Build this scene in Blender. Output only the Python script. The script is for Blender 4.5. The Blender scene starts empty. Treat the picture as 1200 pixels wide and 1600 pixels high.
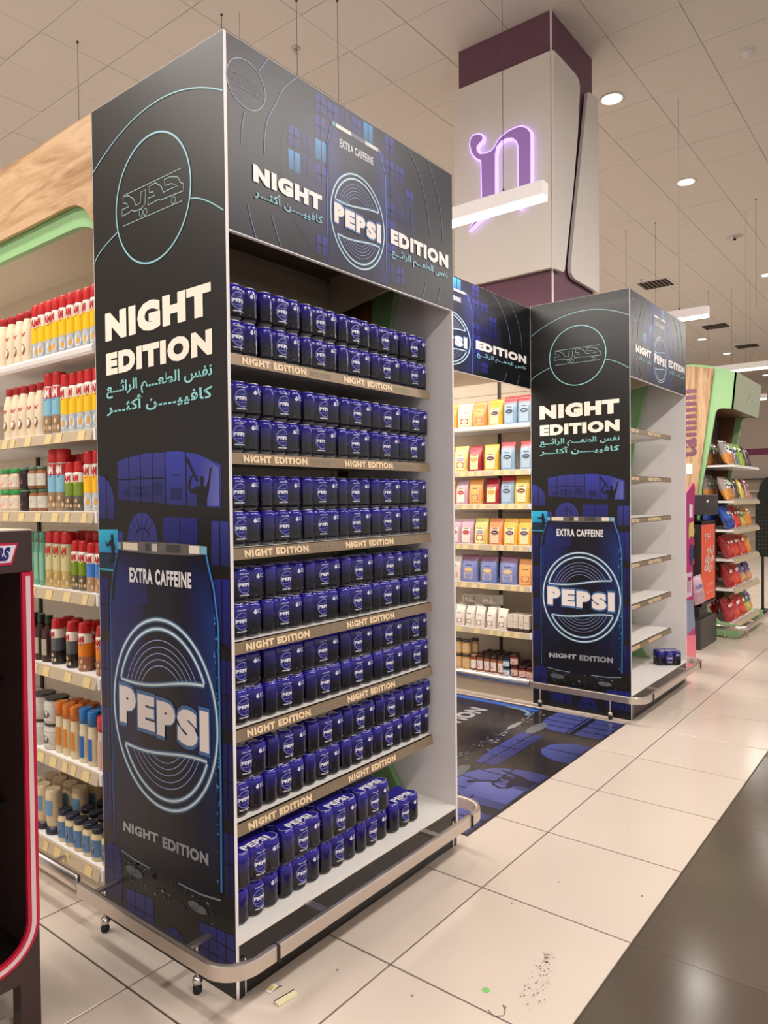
import bpy, bmesh, math, random
from mathutils import Vector, Matrix
from math import sin, cos, pi, radians, sqrt
random.seed(7)
SC = bpy.context.scene
COL = SC.collection

# ------------------------------------------------------------------ camera
cam = bpy.data.cameras.new('camera'); cam.sensor_fit = 'VERTICAL'; cam.sensor_height = 32.0
cam.lens = 1127.19 * 32.0 / 1600.0; cam.clip_start = 0.05; cam.clip_end = 200
cam_ob = bpy.data.objects.new('camera', cam); COL.objects.link(cam_ob)
_r = Vector((0.61834788, -0.78583124, -0.01073128)); _u = Vector((0.02018893, 0.00223294, 0.99979369)); _f = Vector((0.78564515, 0.61843696, -0.01724583))
M = Matrix(((_r.x, _u.x, -_f.x, -1.44864), (_r.y, _u.y, -_f.y, -1.74407), (_r.z, _u.z, -_f.z, 1.55457), (0, 0, 0, 1)))
cam_ob.matrix_world = M
SC.camera = cam_ob
# ------------------------------------------------------------------ world, exposure
world = bpy.data.worlds.new('store_ambience'); SC.world = world; world.use_nodes = True
bg = world.node_tree.nodes['Background']; bg.inputs[0].default_value = (1.0, 0.935, 0.895, 1); bg.inputs[1].default_value = 0.86
SC.view_settings.view_transform = 'Standard'; SC.view_settings.look = 'None'
SC.view_settings.exposure = 0.02; SC.view_settings.gamma = 1.0; SC.view_settings.use_curve_mapping = False

CEIL = 5.419
FIX_POWER = 66.0      # each pendant linear lamp (W)
SPOT_POWER = 40.0     # each recessed downlight (W)
LAMP_RGB = (1.0, 0.93, 0.865)

def lamp_area(name, loc, sx, sy, power, col=LAMP_RGB, rot=(0, 0, 0)):
    l = bpy.data.lights.new(name, 'AREA'); l.shape = 'RECTANGLE'; l.size = sx; l.size_y = sy; l.energy = power; l.color = col
    o = bpy.data.objects.new(name, l); COL.objects.link(o); o.location = loc; o.rotation_euler = rot
    return o
# lamps of the pendant lines over each aisle (the housings are built further down at the same places)
AISLES = (2.4, 5.9, 9.4)
# added fill area lights without fixtures, over the walkway and the neighbouring aisles
for i, (x, y, sx, sy, pw) in enumerate([(-.6, -3.2, 2.4, .3, 190), (3.0, -3.0, 2.4, .3, 215), (8.0, -4.2, 2.4, .3, 240), (13.5, -3.0, 2.4, .5, 260), (-3.2, 2.2, .3, 3.0, 200), (-1.1, 1.6, .3, 2.6, 120), (16, 4.0, 2, 2, 200), (8, 8, 3, 3, 200), (1.5, 7, 3, 3, 200)]):
    lamp_area('added_fill_light', (x, y, 4.9), sx, sy, pw * .80)

# ------------------------------------------------------------------ helpers
def lin(c):
    c = c / 255.0
    return c / 12.92 if c <= 0.04045 else ((c + 0.055) / 1.055) ** 2.4
def rgb(r, g, b): return (lin(r), lin(g), lin(b), 1.0)
MATS = {}
def mat(name, col=(200, 200, 200), rough=.5, metal=0.0, emit=None, estr=1.0, alpha=1.0, noise=None, spec=.5, coat=0.0, attr=False, trans=0.0):
    if name in MATS: return MATS[name]
    m = bpy.data.materials.new(name); m.use_nodes = True; nt = m.node_tree; b = nt.nodes['Principled BSDF']
    b.inputs['Base Color'].default_value = rgb(*col); b.inputs['Roughness'].default_value = rough; b.inputs['Metallic'].default_value = metal
    b.inputs['Specular IOR Level'].default_value = spec; b.inputs['Coat Weight'].default_value = coat
    b.inputs['Transmission Weight'].default_value = trans
    b.inputs['Alpha'].default_value = alpha
    if emit: b.inputs['Emission Color'].default_value = rgb(*emit); b.inputs['Emission Strength'].default_value = estr
    src = None
    if attr:
        a = nt.nodes.new('ShaderNodeAttribute'); a.attribute_name = 'Col'; src = a.outputs['Color']
        nt.links.new(src, b.inputs['Base Color'])
    if noise:
        sc, amt, bump = noise
        tc = nt.nodes.new('ShaderNodeTexCoord'); n = nt.nodes.new('ShaderNodeTexNoise'); n.inputs['Scale'].default_value = sc; n.inputs['Detail'].default_value = 6
        nt.links.new(tc.outputs['Object'], n.inputs['Vector'])
        if amt:
            mx = nt.nodes.new('ShaderNodeMixRGB'); mx.blend_type = 'MULTIPLY'; mx.inputs[0].default_value = amt
            if src: nt.links.new(src, mx.inputs[1])
            else: mx.inputs[1].default_value = rgb(*col)
            cr = nt.nodes.new('ShaderNodeValToRGB'); cr.color_ramp.elements[0].position = .3; cr.color_ramp.elements[0].color = (.35, .33, .3, 1); cr.color_ramp.elements[1].position = .62
            nt.links.new(n.outputs['Fac'], cr.inputs[0]); nt.links.new(cr.outputs[0], mx.inputs[2]); nt.links.new(mx.outputs[0], b.inputs['Base Color'])
        if bump:
            bp = nt.nodes.new('ShaderNodeBump'); bp.inputs['Strength'].default_value = bump; bp.inputs['Distance'].default_value = .01
            nt.links.new(n.outputs['Fac'], bp.inputs['Height']); nt.links.new(bp.outputs[0], b.inputs['Normal'])
    MATS[name] = m
    return m
def wood_mat(name, vertical, c1=(200, 166, 128), c2=(172, 134, 94), c3=(142, 102, 68)):
    m = bpy.data.materials.new(name); m.use_nodes = True; nt = m.node_tree; b = nt.nodes['Principled BSDF']; b.inputs['Roughness'].default_value = .5
    tc = nt.nodes.new('ShaderNodeTexCoord'); mp = nt.nodes.new('ShaderNodeMapping')
    mp.inputs['Scale'].default_value = (3, 12, 1.2) if vertical else (3, 1.0, 9)
    n = nt.nodes.new('ShaderNodeTexNoise'); n.inputs['Scale'].default_value = 1.4; n.inputs['Detail'].default_value = 9; n.inputs['Distortion'].default_value = 1.1; n.inputs['Roughness'].default_value = .62
    cr = nt.nodes.new('ShaderNodeValToRGB'); e = cr.color_ramp.elements
    e[0].position = .3; e[0].color = rgb(*c3); e[1].position = .58; e[1].color = rgb(*c1)
    k = e.new(.42); k.color = rgb(*c2)
    nt.links.new(tc.outputs['Object'], mp.inputs[0]); nt.links.new(mp.outputs[0], n.inputs['Vector']); nt.links.new(n.outputs['Fac'], cr.inputs[0]); nt.links.new(cr.outputs[0], b.inputs['Base Color'])
    return m

class MB:
    def __init__(s): s.v = []; s.f = []; s.mi = []; s.sm = []; s.c = []; s.hascol = False
    def add(s, vs, fs, mi=0, sm=False, col=None):
        o = len(s.v); s.v += [tuple(p) for p in vs]
        for f in fs: s.f.append(tuple(i + o for i in f)); s.mi.append(mi); s.sm.append(sm)
        if col is not None:
            s.hascol = True
            s.c += (list(col) if isinstance(col, list) else [col] * len(vs))
        else: s.c += [(200, 200, 200)] * len(vs)
        return s
    def box(s, x0, y0, z0, x1, y1, z1, mi=0, col=None):
        v = [(x0, y0, z0), (x1, y0, z0), (x1, y1, z0), (x0, y1, z0), (x0, y0, z1), (x1, y0, z1), (x1, y1, z1), (x0, y1, z1)]
        return s.add(v, [(0, 3, 2, 1), (4, 5, 6, 7), (0, 1, 5, 4), (1, 2, 6, 5), (2, 3, 7, 6), (3, 0, 4, 7)], mi, False, col)
    def bbox(s, x0, y0, z0, x1, y1, z1, b=.003, mi=0):
        # box with chamfered vertical and horizontal edges
        zs = [(z0, b), (z0 + b, 0), (z1 - b, 0), (z1, b)]; vs = []
        for z, i in zs:
            X0, X1, Y0, Y1 = x0 + i, x1 - i, y0 + i, y1 - i
            vs += [(X0 + b, Y0, z), (X1 - b, Y0, z), (X1, Y0 + b, z), (X1, Y1 - b, z), (X1 - b, Y1, z), (X0 + b, Y1, z), (X0, Y1 - b, z), (X0, Y0 + b, z)]
        fs = [tuple(range(7, -1, -1)), tuple(range(24, 32))]
        for k in range(3):
            for i in range(8): j = (i + 1) % 8; fs.append((k * 8 + i, k * 8 + j, k * 8 + 8 + j, k * 8 + 8 + i))
        return s.add(vs, fs, mi)
    def lathe(s, prof, cx=0, cy=0, n=16, mi=0, cols=None, sm=True, cap=True, sx=1, sy=1):
        vs = []; cl = [] if cols else None
        for k, (r, z) in enumerate(prof):
            for i in range(n):
                a = 2 * pi * i / n; vs.append((cx + sx * r * cos(a), cy + sy * r * sin(a), z))
                if cols: cl.append(cols[k])
        fs = [(k * n + i, k * n + (i + 1) % n, (k + 1) * n + (i + 1) % n, (k + 1) * n + i) for k in range(len(prof) - 1) for i in range(n)]
        s.add(vs, fs, mi, sm, cl)
        if cap:
            o = len(s.v) - len(vs); L = (len(prof) - 1) * n + o
            s.f.append(tuple(L + i for i in range(n))); s.mi.append(mi); s.sm.append(False)
            s.f.append(tuple(o + i for i in range(n - 1, -1, -1))); s.mi.append(mi); s.sm.append(False)
        return s
    def prism(s, poly, ax, a, b, mi=0, col=None):
        # poly: 2d list in the other two axes (kept in xyz order)
        n = len(poly)
        def P(q, t): return (t, q[0], q[1]) if ax == 0 else ((q[0], t, q[1]) if ax == 1 else (q[0], q[1], t))
        vs = [P(q, a) for q in poly] + [P(q, b) for q in poly]
        fs = [tuple(range(n)), tuple(range(2 * n - 1, n - 1, -1))] + [(i, n + i, n + (i + 1) % n, (i + 1) % n) for i in range(n)]
        return s.add(vs, fs, mi, False, col)
    def sweep(s, path, sec, mi=0, sm=True, closed=False):
        # path: 3d points in a horizontal plane; sec: list of (out, up) offsets
        n = len(path); m = len(sec); vs = []
        for i, p in enumerate(path):
            p = Vector(p); a = Vector(path[i - 1]) if (i > 0 or closed) else p; b = Vector(path[(i + 1) % n]) if (i < n - 1 or closed) else p
            d = (b - a); d.z = 0; d.normalize(); nx = Vector((d.y, -d.x, 0))
            for o, u in sec: vs.append(tuple(p + nx * o + Vector((0, 0, u))))
        fs = []
        for i in range(n - 1 + (1 if closed else 0)):
            for j in range(m): fs.append((i * m + j, ((i + 1) % n) * m + j, ((i + 1) % n) * m + (j + 1) % m, i * m + (j + 1) % m))
        if not closed: fs += [tuple(range(m)), tuple((n - 1) * m + j for j in range(m - 1, -1, -1))]
        return s.add(vs, fs, mi, sm)
    def tube(s, p0, p1, r, n=8, mi=0):
        p0 = Vector(p0); p1 = Vector(p1); d = (p1 - p0).normalized(); a = d.orthogonal().normalized(); b = d.cross(a)
        vs = [tuple(p + a * r * cos(2 * pi * i / n) + b * r * sin(2 * pi * i / n)) for p in (p0, p1) for i in range(n)]
        fs = [(i, (i + 1) % n, n + (i + 1) % n, n + i) for i in range(n)] + [tuple(range(n - 1, -1, -1)), tuple(range(n, 2 * n))]
        return s.add(vs, fs, mi, True)
    def build(s, name, mats, parent=None, loc=None, kind=None, local=False):
        me = bpy.data.meshes.new(name)
        off = Vector(WL.get(parent.name, (0, 0, 0))) if parent is not None else Vector((0, 0, 0))
        if loc is not None and not local: off = off + Vector(loc)
        me.from_pydata([(v[0] - off.x, v[1] - off.y, v[2] - off.z) for v in s.v], [], s.f)
        if not isinstance(mats, (list, tuple)): mats = [mats]
        for m in mats: me.materials.append(m)
        me.polygons.foreach_set('material_index', s.mi); me.polygons.foreach_set('use_smooth', s.sm)
        if s.hascol:
            ca = me.color_attributes.new('Col', 'FLOAT_COLOR', 'POINT'); d = []
            for c in s.c: d += [lin(c[0]), lin(c[1]), lin(c[2]), 1.0]
            ca.data.foreach_set('color', d)
        bm = bmesh.new(); bm.from_mesh(me); bmesh.ops.recalc_face_normals(bm, faces=bm.faces) if not getattr(s, 'flat', False) else None; bm.to_mesh(me); bm.free()
        me.update()
        o = bpy.data.objects.new(name, me); COL.objects.link(o)
        if loc is not None: o.location = loc
        if parent is not None: o.parent = parent; WL[o.name] = WL.get(parent.name, (0, 0, 0))
        elif loc is not None: WL[o.name] = tuple(loc)
        if kind: o['kind'] = kind
        return o
WL = {}
def tag(o, label=None, cat=None, group=None, kind=None):
    if label: o['label'] = label
    if cat: o['category'] = cat
    if group: o['group'] = group
    if kind: o['kind'] = kind
    return o
def thing(name, label, cat, loc=(0, 0, 0), group=None, rz=0):
    o = bpy.data.objects.new(name, None); o.empty_display_size = .05; COL.objects.link(o); o.location = loc; o.rotation_euler = (0, 0, rz)
    WL[o.name] = tuple(loc); return tag(o, label, cat, group)
def dup(o, loc, rz=0, label=None, group=None, rx=0, ry=0):
    c = o.copy(); COL.objects.link(c); c.location = loc; c.rotation_euler = (rx, ry, rz)
    if label: c['label'] = label
    if group: c['group'] = group
    for ch in o.children:
        d = ch.copy(); COL.objects.link(d); d.parent = c
        for g in ch.children:
            e = g.copy(); COL.objects.link(e); e.parent = d
    return c
class Proto:
    """first placement moves the prototype itself, later ones copy it"""
    def __init__(s, make): s.o = None; s.make = make; s.used = False
    def put(s, loc, rz=0, label=None, group=None, rx=0, ry=0):
        if s.o is None: s.o = s.make()
        if not s.used:
            s.used = True; o = s.o; o.location = loc; o.rotation_euler = (rx, ry, rz)
            if label: o['label'] = label
            if group: o['group'] = group
            return o
        return dup(s.o, loc, rz, label, group, rx, ry)
ORD = ['first', 'second', 'third', 'fourth', 'fifth', 'sixth', 'seventh', 'eighth', 'ninth', 'tenth', 'eleventh', 'twelfth']

# ---- text as flat meshes
_tc = {}
def text2d(s, off=0.0, sp=1.0):
    k = (s, off, sp)
    if k in _tc: return _tc[k]
    c = bpy.data.curves.new('tmp', 'FONT'); c.body = s; c.size = 1; c.offset = off; c.space_character = sp; c.resolution_u = 3
    o = bpy.data.objects.new('tmp', c); me = bpy.data.meshes.new_from_object(o)
    vs = [(v.co.x, v.co.y) for v in me.vertices]; fs = [tuple(p.vertices) for p in me.polygons]
    bpy.data.objects.remove(o); bpy.data.meshes.remove(me); bpy.data.curves.remove(c)
    x0 = min(v[0] for v in vs); x1 = max(v[0] for v in vs); y0 = min(v[1] for v in vs); y1 = max(v[1] for v in vs)
    vs = [((v[0] - x0) / (x1 - x0), (v[1] - y0) / (y1 - y0)) for v in vs]
    _tc[k] = (vs, fs); return _tc[k]
NE = ('NIGHT EDITION', .045, 1.1)
AR1 = '\uFECA\u0640\u0640\u0640\uFE8B\uFE8D\uFEAE\uFEDF\uFE8D \uFEE2\u0640\u0640\u0640\uFECC\uFEC4\uFEDF\uFE8D \uFEB2\uFED4\uFEE7'
AR2 = '\uFEAE\u0640\u0640\u0640\uFE9C\uFEDB\uFE83 \uFEE6\u0640\u0640\u0640\u0640\uFEF4\uFEF4\uFED3\uFE8E\uFEDB'
def smooth(P, n=6):
    out = []
    for i in range(len(P) - 1):
        a, b, c, d = P[max(i - 1, 0)], P[i], P[i + 1], P[min(i + 2, len(P) - 1)]
        for k in range(n):
            t = k / n; out.append(tuple(.5 * ((2 * b[j]) + (c[j] - a[j]) * t + (2 * a[j] - 5 * b[j] + 4 * c[j] - d[j]) * t * t + (3 * b[j] - a[j] - 3 * c[j] + d[j]) * t ** 3) for j in (0, 1)))
    return out + [P[-1]]
class Art:
    def __init__(s): s.items = []
    def poly(s, pts, col, layer=1): s.items.append((list(pts), [tuple(range(len(pts)))], col, layer)); return s
    def rect(s, u0, v0, u1, v1, col, layer=1): return s.poly([(u0, v0), (u1, v0), (u1, v1), (u0, v1)], col, layer)
    def line(s, pts, w, col, layer=2, halo=None):
        if halo:
            s.line(pts, w * 2.0, halo, layer - 1)
            if halo == HALO: s.line(pts, w * .42, (226, 240, 244), layer + 1)
        n = len(pts); L = []; R = []
        for i, p in enumerate(pts):
            a = pts[max(i - 1, 0)]; b = pts[min(i + 1, n - 1)]; dx, dy = b[0] - a[0], b[1] - a[1]; d = sqrt(dx * dx + dy * dy) or 1
            L.append((p[0] - dy / d * w / 2, p[1] + dx / d * w / 2)); R.append((p[0] + dy / d * w / 2, p[1] - dx / d * w / 2))
        s.items.append((L + R, [(i, i + n, i + n + 1, i + 1) for i in range(n - 1)], col, layer)); return s
    def text(s, t, u0, v0, u1, v1, col, layer=5, off=.045, sp=1.1, shear=0.0, bow=0.0):
        vs, fs = text2d(t, off, sp)
        P = [(u0 + a * (u1 - u0) + b * shear, v0 + b * (v1 - v0) + (a - .5) * bow) for a, b in vs]
        s.items.append((P, fs, col, layer)); return s
    def arc(s, cx, cy, rx, ry, a0, a1, w, col, layer=2, n=40, halo=None):
        return s.line([(cx + rx * cos(radians(a0 + (a1 - a0) * i / n)), cy + ry * sin(radians(a0 + (a1 - a0) * i / n))) for i in range(n + 1)], w, col, layer, halo)
    def emit(s, f, name, material, parent, layers=None, nrm=(0, 0, 1), step=.00035):
        mb = MB(); mb.flat = True; N = Vector(nrm)
        for P, fs, col, ly in s.items:
            if layers and ly not in layers: continue
            vs = [tuple(Vector(f(u, v)) + N * (.0006 + step * ly)) for u, v in P]
            mb.add(vs, fs, 0, False, col)
        return mb.build(name, material, parent) if mb.v else None
PRINT = mat('glossy_print', rough=.36, attr=True, spec=.4)
GLOW = (150, 205, 215); RING = (172, 196, 210); HALO = (62, 100, 136)
# ------------------------------------------------------------------ printed artwork (flat print on the boards)
def logo(A, cx, cy, rx, ry, lw, base=4, text=True):
    def wt(u): t = (u - cx) / rx; return cy + ry * (.33 + .055 * sin(t * 2.6 - .3) + .03 * t)
    def wb(u): t = (u - cx) / rx; return cy - ry * (.40 - .055 * sin(t * 2.6 - .3) - .0 * t)
    A.arc(cx, cy, rx, ry, 0, 360, lw, RING, base + 2, 72, HALO)
    def seg(kx, ky, w, col, halo, top):
        pts = []
        rng = range(-8, 100) if top else range(82, 190)
        for i in rng:
            a = radians(i * 2) ; u, v = cx + kx * rx * cos(a), cy + ky * ry * sin(a)
            if (top and v >= wt(u)) or (not top and v <= wb(u)): pts.append((u, v))
        if not top: pts = [(cx + kx * rx * cos(radians(180 + i * 2)), cy + ky * ry * sin(radians(180 + i * 2))) for i in range(0, 91)]; pts = [p for p in pts if p[1] <= wb(p[0])]
        if len(pts) > 2: A.line(pts, w, col, base + 2, halo)
        return pts
    for top in (True, False):
        p = seg(.89, .90, lw, RING, HALO, top)
        w = wt if top else wb
        us = [p[0][0] + (p[-1][0] - p[0][0]) * i / 20 for i in range(21)]
        A.line([(u, w(u)) for u in us], lw, RING, base + 2, HALO)
        for k in (.78, .71, .64, .575, .51): seg(k * .97, k, lw * .36, (138, 152, 196), None, top)
    if text:
        hw = .93 * rx
        for i, ch in enumerate('PEPSI'):
            x0 = cx - hw * .95 + [0, .42, .84, 1.26, 1.70][i] * hw; w = [.38, .37, .38, .40, .17][i] * hw
            sk = [.02, .0, -.015, -.03, -.02][i] * ry; hb = [.02, .0, .0, .0, .02][i] * ry
            A.text(ch, x0 - .02 * rx, cy - .235 * ry + sk - hb - .02 * ry, x0 + w + .02 * rx, cy + .175 * ry + sk + hb + .02 * ry, (70, 110, 165), base + 4, .085)
            A.text(ch, x0, cy - .215 * ry + sk - hb, x0 + w, cy + .155 * ry + sk + hb, (238, 228, 222), base + 5, .075)
def can_art(A, f, top=1.415, bot=.29, l=.07, r=.692, base=3, drops=True):
    """the big printed can: f maps the panel drawing coordinates"""
    sh = [(r, .60), (r, 1.16), (.672, 1.29), (.648, 1.35), (.637, 1.388)]
    R = [(.682, bot + .005), (r, bot + .1)] + sh; Lh = [(.14 + .0, 1.388), (.112, 1.35), (.088, 1.283), (.071, 1.18), (l, .9), (.067, .5), (.073, bot + .015)]
    body = [(.11, bot - .008), (.30, bot - .018), (.486, bot - .018), (.64, bot - .008)] + R + [(.14, 1.388)] + Lh[1:]
    A.poly([f(*p) for p in body], (11, 13, 30), base)
    # soft vertical bands of blue print at the can's sides
    def band(u0, u1, c0, c1, v0=bot + .02, v1=1.2, ctop=None):
        ctop = ctop or c1
        A.items.append(([f(u0, v0), f(u1, v0), f(u1, v1), f(u0, v1)], [(0, 1, 2, 3)], [(10, 12, 22), (10, 12, 22), c1, c0], base + 1))
    band(.078, .125, (24, 42, 110), (16, 30, 84)); band(.125, .23, (20, 34, 98), (24, 26, 84)); band(.23, .31, (24, 26, 84), (11, 12, 26))
    band(.50, .60, (11, 12, 26), (16, 30, 84)); band(.60, .672, (16, 30, 84), (20, 52, 118))
    A.items.append(([f(.10, 1.2), f(.31, 1.2), f(.31, 1.37), f(.15, 1.37), f(.125, 1.32)], [(0, 1, 2, 3, 4)], [(20, 38, 100), (24, 26, 84), (14, 14, 34), (18, 22, 60), (20, 38, 100)], base + 1))
    A.items.append(([f(.50, 1.2), f(.672, 1.2), f(.64, 1.32), f(.62, 1.37), f(.52, 1.37)], [(0, 1, 2, 3, 4)], [(11, 12, 26), (18, 42, 108), (20, 46, 112), (14, 14, 34), (12, 12, 26)], base + 1))
    # bright rim light along both edges, with droplets
    A.line([f(*p) for p in [(.684, bot + .03), (.688, .6), (.688, 1.16), (.668, 1.28), (.646, 1.34), (.633, 1.385)]], .006, (64, 140, 205), base + 2, (26, 62, 130))
    A.line([f(*p) for p in [(.076, bot + .02), (.072, .6), (.075, 1.18), (.092, 1.28), (.118, 1.35), (.134, 1.385)]], .004, (52, 96, 160), base + 2, (22, 42, 100))
    rnd = random.Random(3)
    for k in range(70 if drops else 0):
        side = rnd.random() < .65; u = (.665 + rnd.random() * .02) if side else (.08 + rnd.random() * .03); v = bot + .05 + rnd.random() * .85; q = .002 + rnd.random() * .003
        A.poly([f(u + q * cos(a * pi / 3), v + 1.4 * q * sin(a * pi / 3)) for a in range(6)], (70, 130, 190) if side else (40, 66, 120), base + 2)
    # metal rim at the top
    A.poly([f(*p) for p in [(.128, 1.386), (.20, 1.380), (.38, 1.377), (.56, 1.380), (.637, 1.386), (.637, 1.408), (.60, 1.415), (.38, 1.418), (.16, 1.415), (.128, 1.405)]], (96, 92, 90), base + 1)
    for u0, u1, c in ((.165, .255, (215, 200, 180)), (.30, .33, (60, 56, 54)), (.34, .37, (190, 180, 168)), (.42, .5, (66, 62, 60)), (.545, .60, (225, 215, 200)), (.605, .637, (120, 175, 195)), (.128, .15, (110, 150, 180))):
        A.poly([f(u0, 1.386), f(u1, 1.386), f(u1, 1.412), f(u0, 1.412)], c, base + 2)
    # wet bottom edge
    A.line([f(*p) for p in [(.12, bot), (.20, bot - .01), (.30, bot - .012)]], .006, (120, 130, 140), base + 2)
    A.line([f(*p) for p in [(.46, bot - .012), (.58, bot - .01), (.68, bot + .004)]], .006, (130, 140, 150), base + 2)
    for k in range(110 if drops else 0):
        u = .12 + rnd.random() * .55; v = bot - .018 - rnd.random() ** 1.6 * .09; q = .001 + rnd.random() ** 2 * .0055
        A.poly([f(u + q * 1.5 * cos(a * pi / 4), v + q * sin(a * pi / 4)) for a in range(8)], rnd.choice([(60, 66, 80), (24, 34, 70), (120, 128, 138), (30, 34, 52), (40, 70, 110)]), base + 2)
    A.poly([f(.20 + .055 * cos(a * pi / 6), bot - .055 + .018 * sin(a * pi / 6)) for a in range(12)], (92, 94, 98), base + 1)
    A.poly([f(.56 + .05 * cos(a * pi / 6), bot - .06 + .016 * sin(a * pi / 6)) for a in range(12)], (104, 106, 110), base + 1)
WB = (44, 48, 116)
def window(A, pts, nv=0, nh=0, col=None, layer=1, lt=.0022):
    col = col or WB
    n = len(pts); us = [p[0] for p in pts]; vs = [p[1] for p in pts]; u0, u1, v0, v1 = min(us), max(us), min(vs), max(vs)
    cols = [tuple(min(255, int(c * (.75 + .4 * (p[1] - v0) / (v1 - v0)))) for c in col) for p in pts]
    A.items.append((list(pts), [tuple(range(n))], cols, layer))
    dk = (9, 10, 26)
    for i in range(1, nv + 1): u = u0 + (u1 - u0) * i / (nv + 1); A.rect(u - lt, v0, u + lt, v1, dk, layer + 1)
    for i in range(1, nh + 1): v = v0 + (v1 - v0) * i / (nh + 1); A.rect(u0, v - lt, u1, v + lt, dk, layer + 1)
def arch(u0, u1, v0, v1, n=12, half=False):
    cx, r = (u0 + u1) / 2, (u1 - u0) / 2; h = v1 - v0
    hh = min(h, r * 1.1)
    return [(u0, v0), (u1, v0)] + [(cx + r * cos(pi * i / n), v1 - hh + hh * sin(pi * i / n)) for i in range(n + 1)]
def person_shape(A, u, v, s, col=(10, 11, 26), layer=3, kind=0):
    if kind == 0:   # raised arms with a guitar
        A.poly([(u + a * s, v + b * s) for a, b in [(-.30, 0), (.30, 0), (.30, .28), (.42, .55), (.50, .95), (.60, 1.42), (.50, 1.44), (.40, 1.0), (.24, .72), (.10, .76), (.12, .86), (.15, 1.0), (.08, 1.12), (-.06, 1.12), (-.12, 1.0), (-.08, .84), (-.12, .76), (-.36, .74), (-.62, .62), (-.72, .76), (-.60, 1.08), (-.46, 1.16), (-.52, 1.20), (-.72, 1.10), (-.86, .74), (-.70, .50), (-.34, .46)]], col, layer)
        A.poly([(u + a * s, v + b * s) for a, b in [(-.22, .98), (-.30, .92), (-.92, 1.74), (-1.02, 1.72), (-1.0, 1.86), (-.84, 1.88)]], col, layer + 1)
    else:
        A.poly([(u + a * s, v + b * s) for a, b in [(-.1, 0), (.25, 0), (.30, .5), (.45, .9), (.30, 1.2), (.28, 1.5), (.20, 1.72), (.05, 1.72), (-.02, 1.5), (.05, 1.36), (-.15, 1.3), (-.35, 1.08), (-.55, 1.28), (-.62, 1.22), (-.40, .90), (-.05, 1.05), (.05, .6)]], col, layer)
def disc_text(A, cx, cy, r, lw, k=1.0, dim=False):
    """outlined Arabic word 'new' with two rules, in a ring"""
    c = (150, 180, 178) if not dim else (112, 116, 130)
    s = r / .213
    L1 = [(253, 1238), (253, 1192), (298, 1172), (284, 1150), (262, 1150), (260, 1106), (295, 1098), (328, 1122), (342, 1166), (370, 1148), (374, 1078), (403, 1064), (398, 1158), (372, 1188), (334, 1204), (314, 1196), (300, 1212), (253, 1238)]
    L2 = [(416, 1165), (418, 1120), (458, 1102), (446, 1078), (426, 1082), (425, 1042), (462, 1020), (496, 1044), (508, 1084), (545, 1066), (590, 1046), (556, 1030), (516, 1042), (514, 1002), (552, 986), (592, 992), (606, 1026), (621, 1034), (619, 1080), (560, 1104), (492, 1134), (478, 1130), (416, 1165)]
    def m(p):   # drawing pixels -> local, removing the slope of the rules
        u = (p[0] - 437) / 176.0 * .168; v = -((p[1] + (p[0] - 255) * .462) - 1205) / 4 * .00205
        return (cx + u * s, cy + v * s)
    for P in (L1, L2): A.line([m(p) for p in P], lw * .55, c, 3)
    for (x, y) in ((372, 1214), (398, 1208), (565, 1136)):
        q = m((x, y)); A.arc(q[0], q[1], .010 * s, .012 * s, 0, 360, lw * .5, c, 3, 14)
    A.line([(cx - .166 * s, cy + .053 * s), (cx + .166 * s, cy + .053 * s)], lw * .5, c, 3)
    A.line([(cx - .168 * s, cy - .052 * s), (cx + .168 * s, cy - .052 * s)], lw * .5, c, 3)
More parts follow.
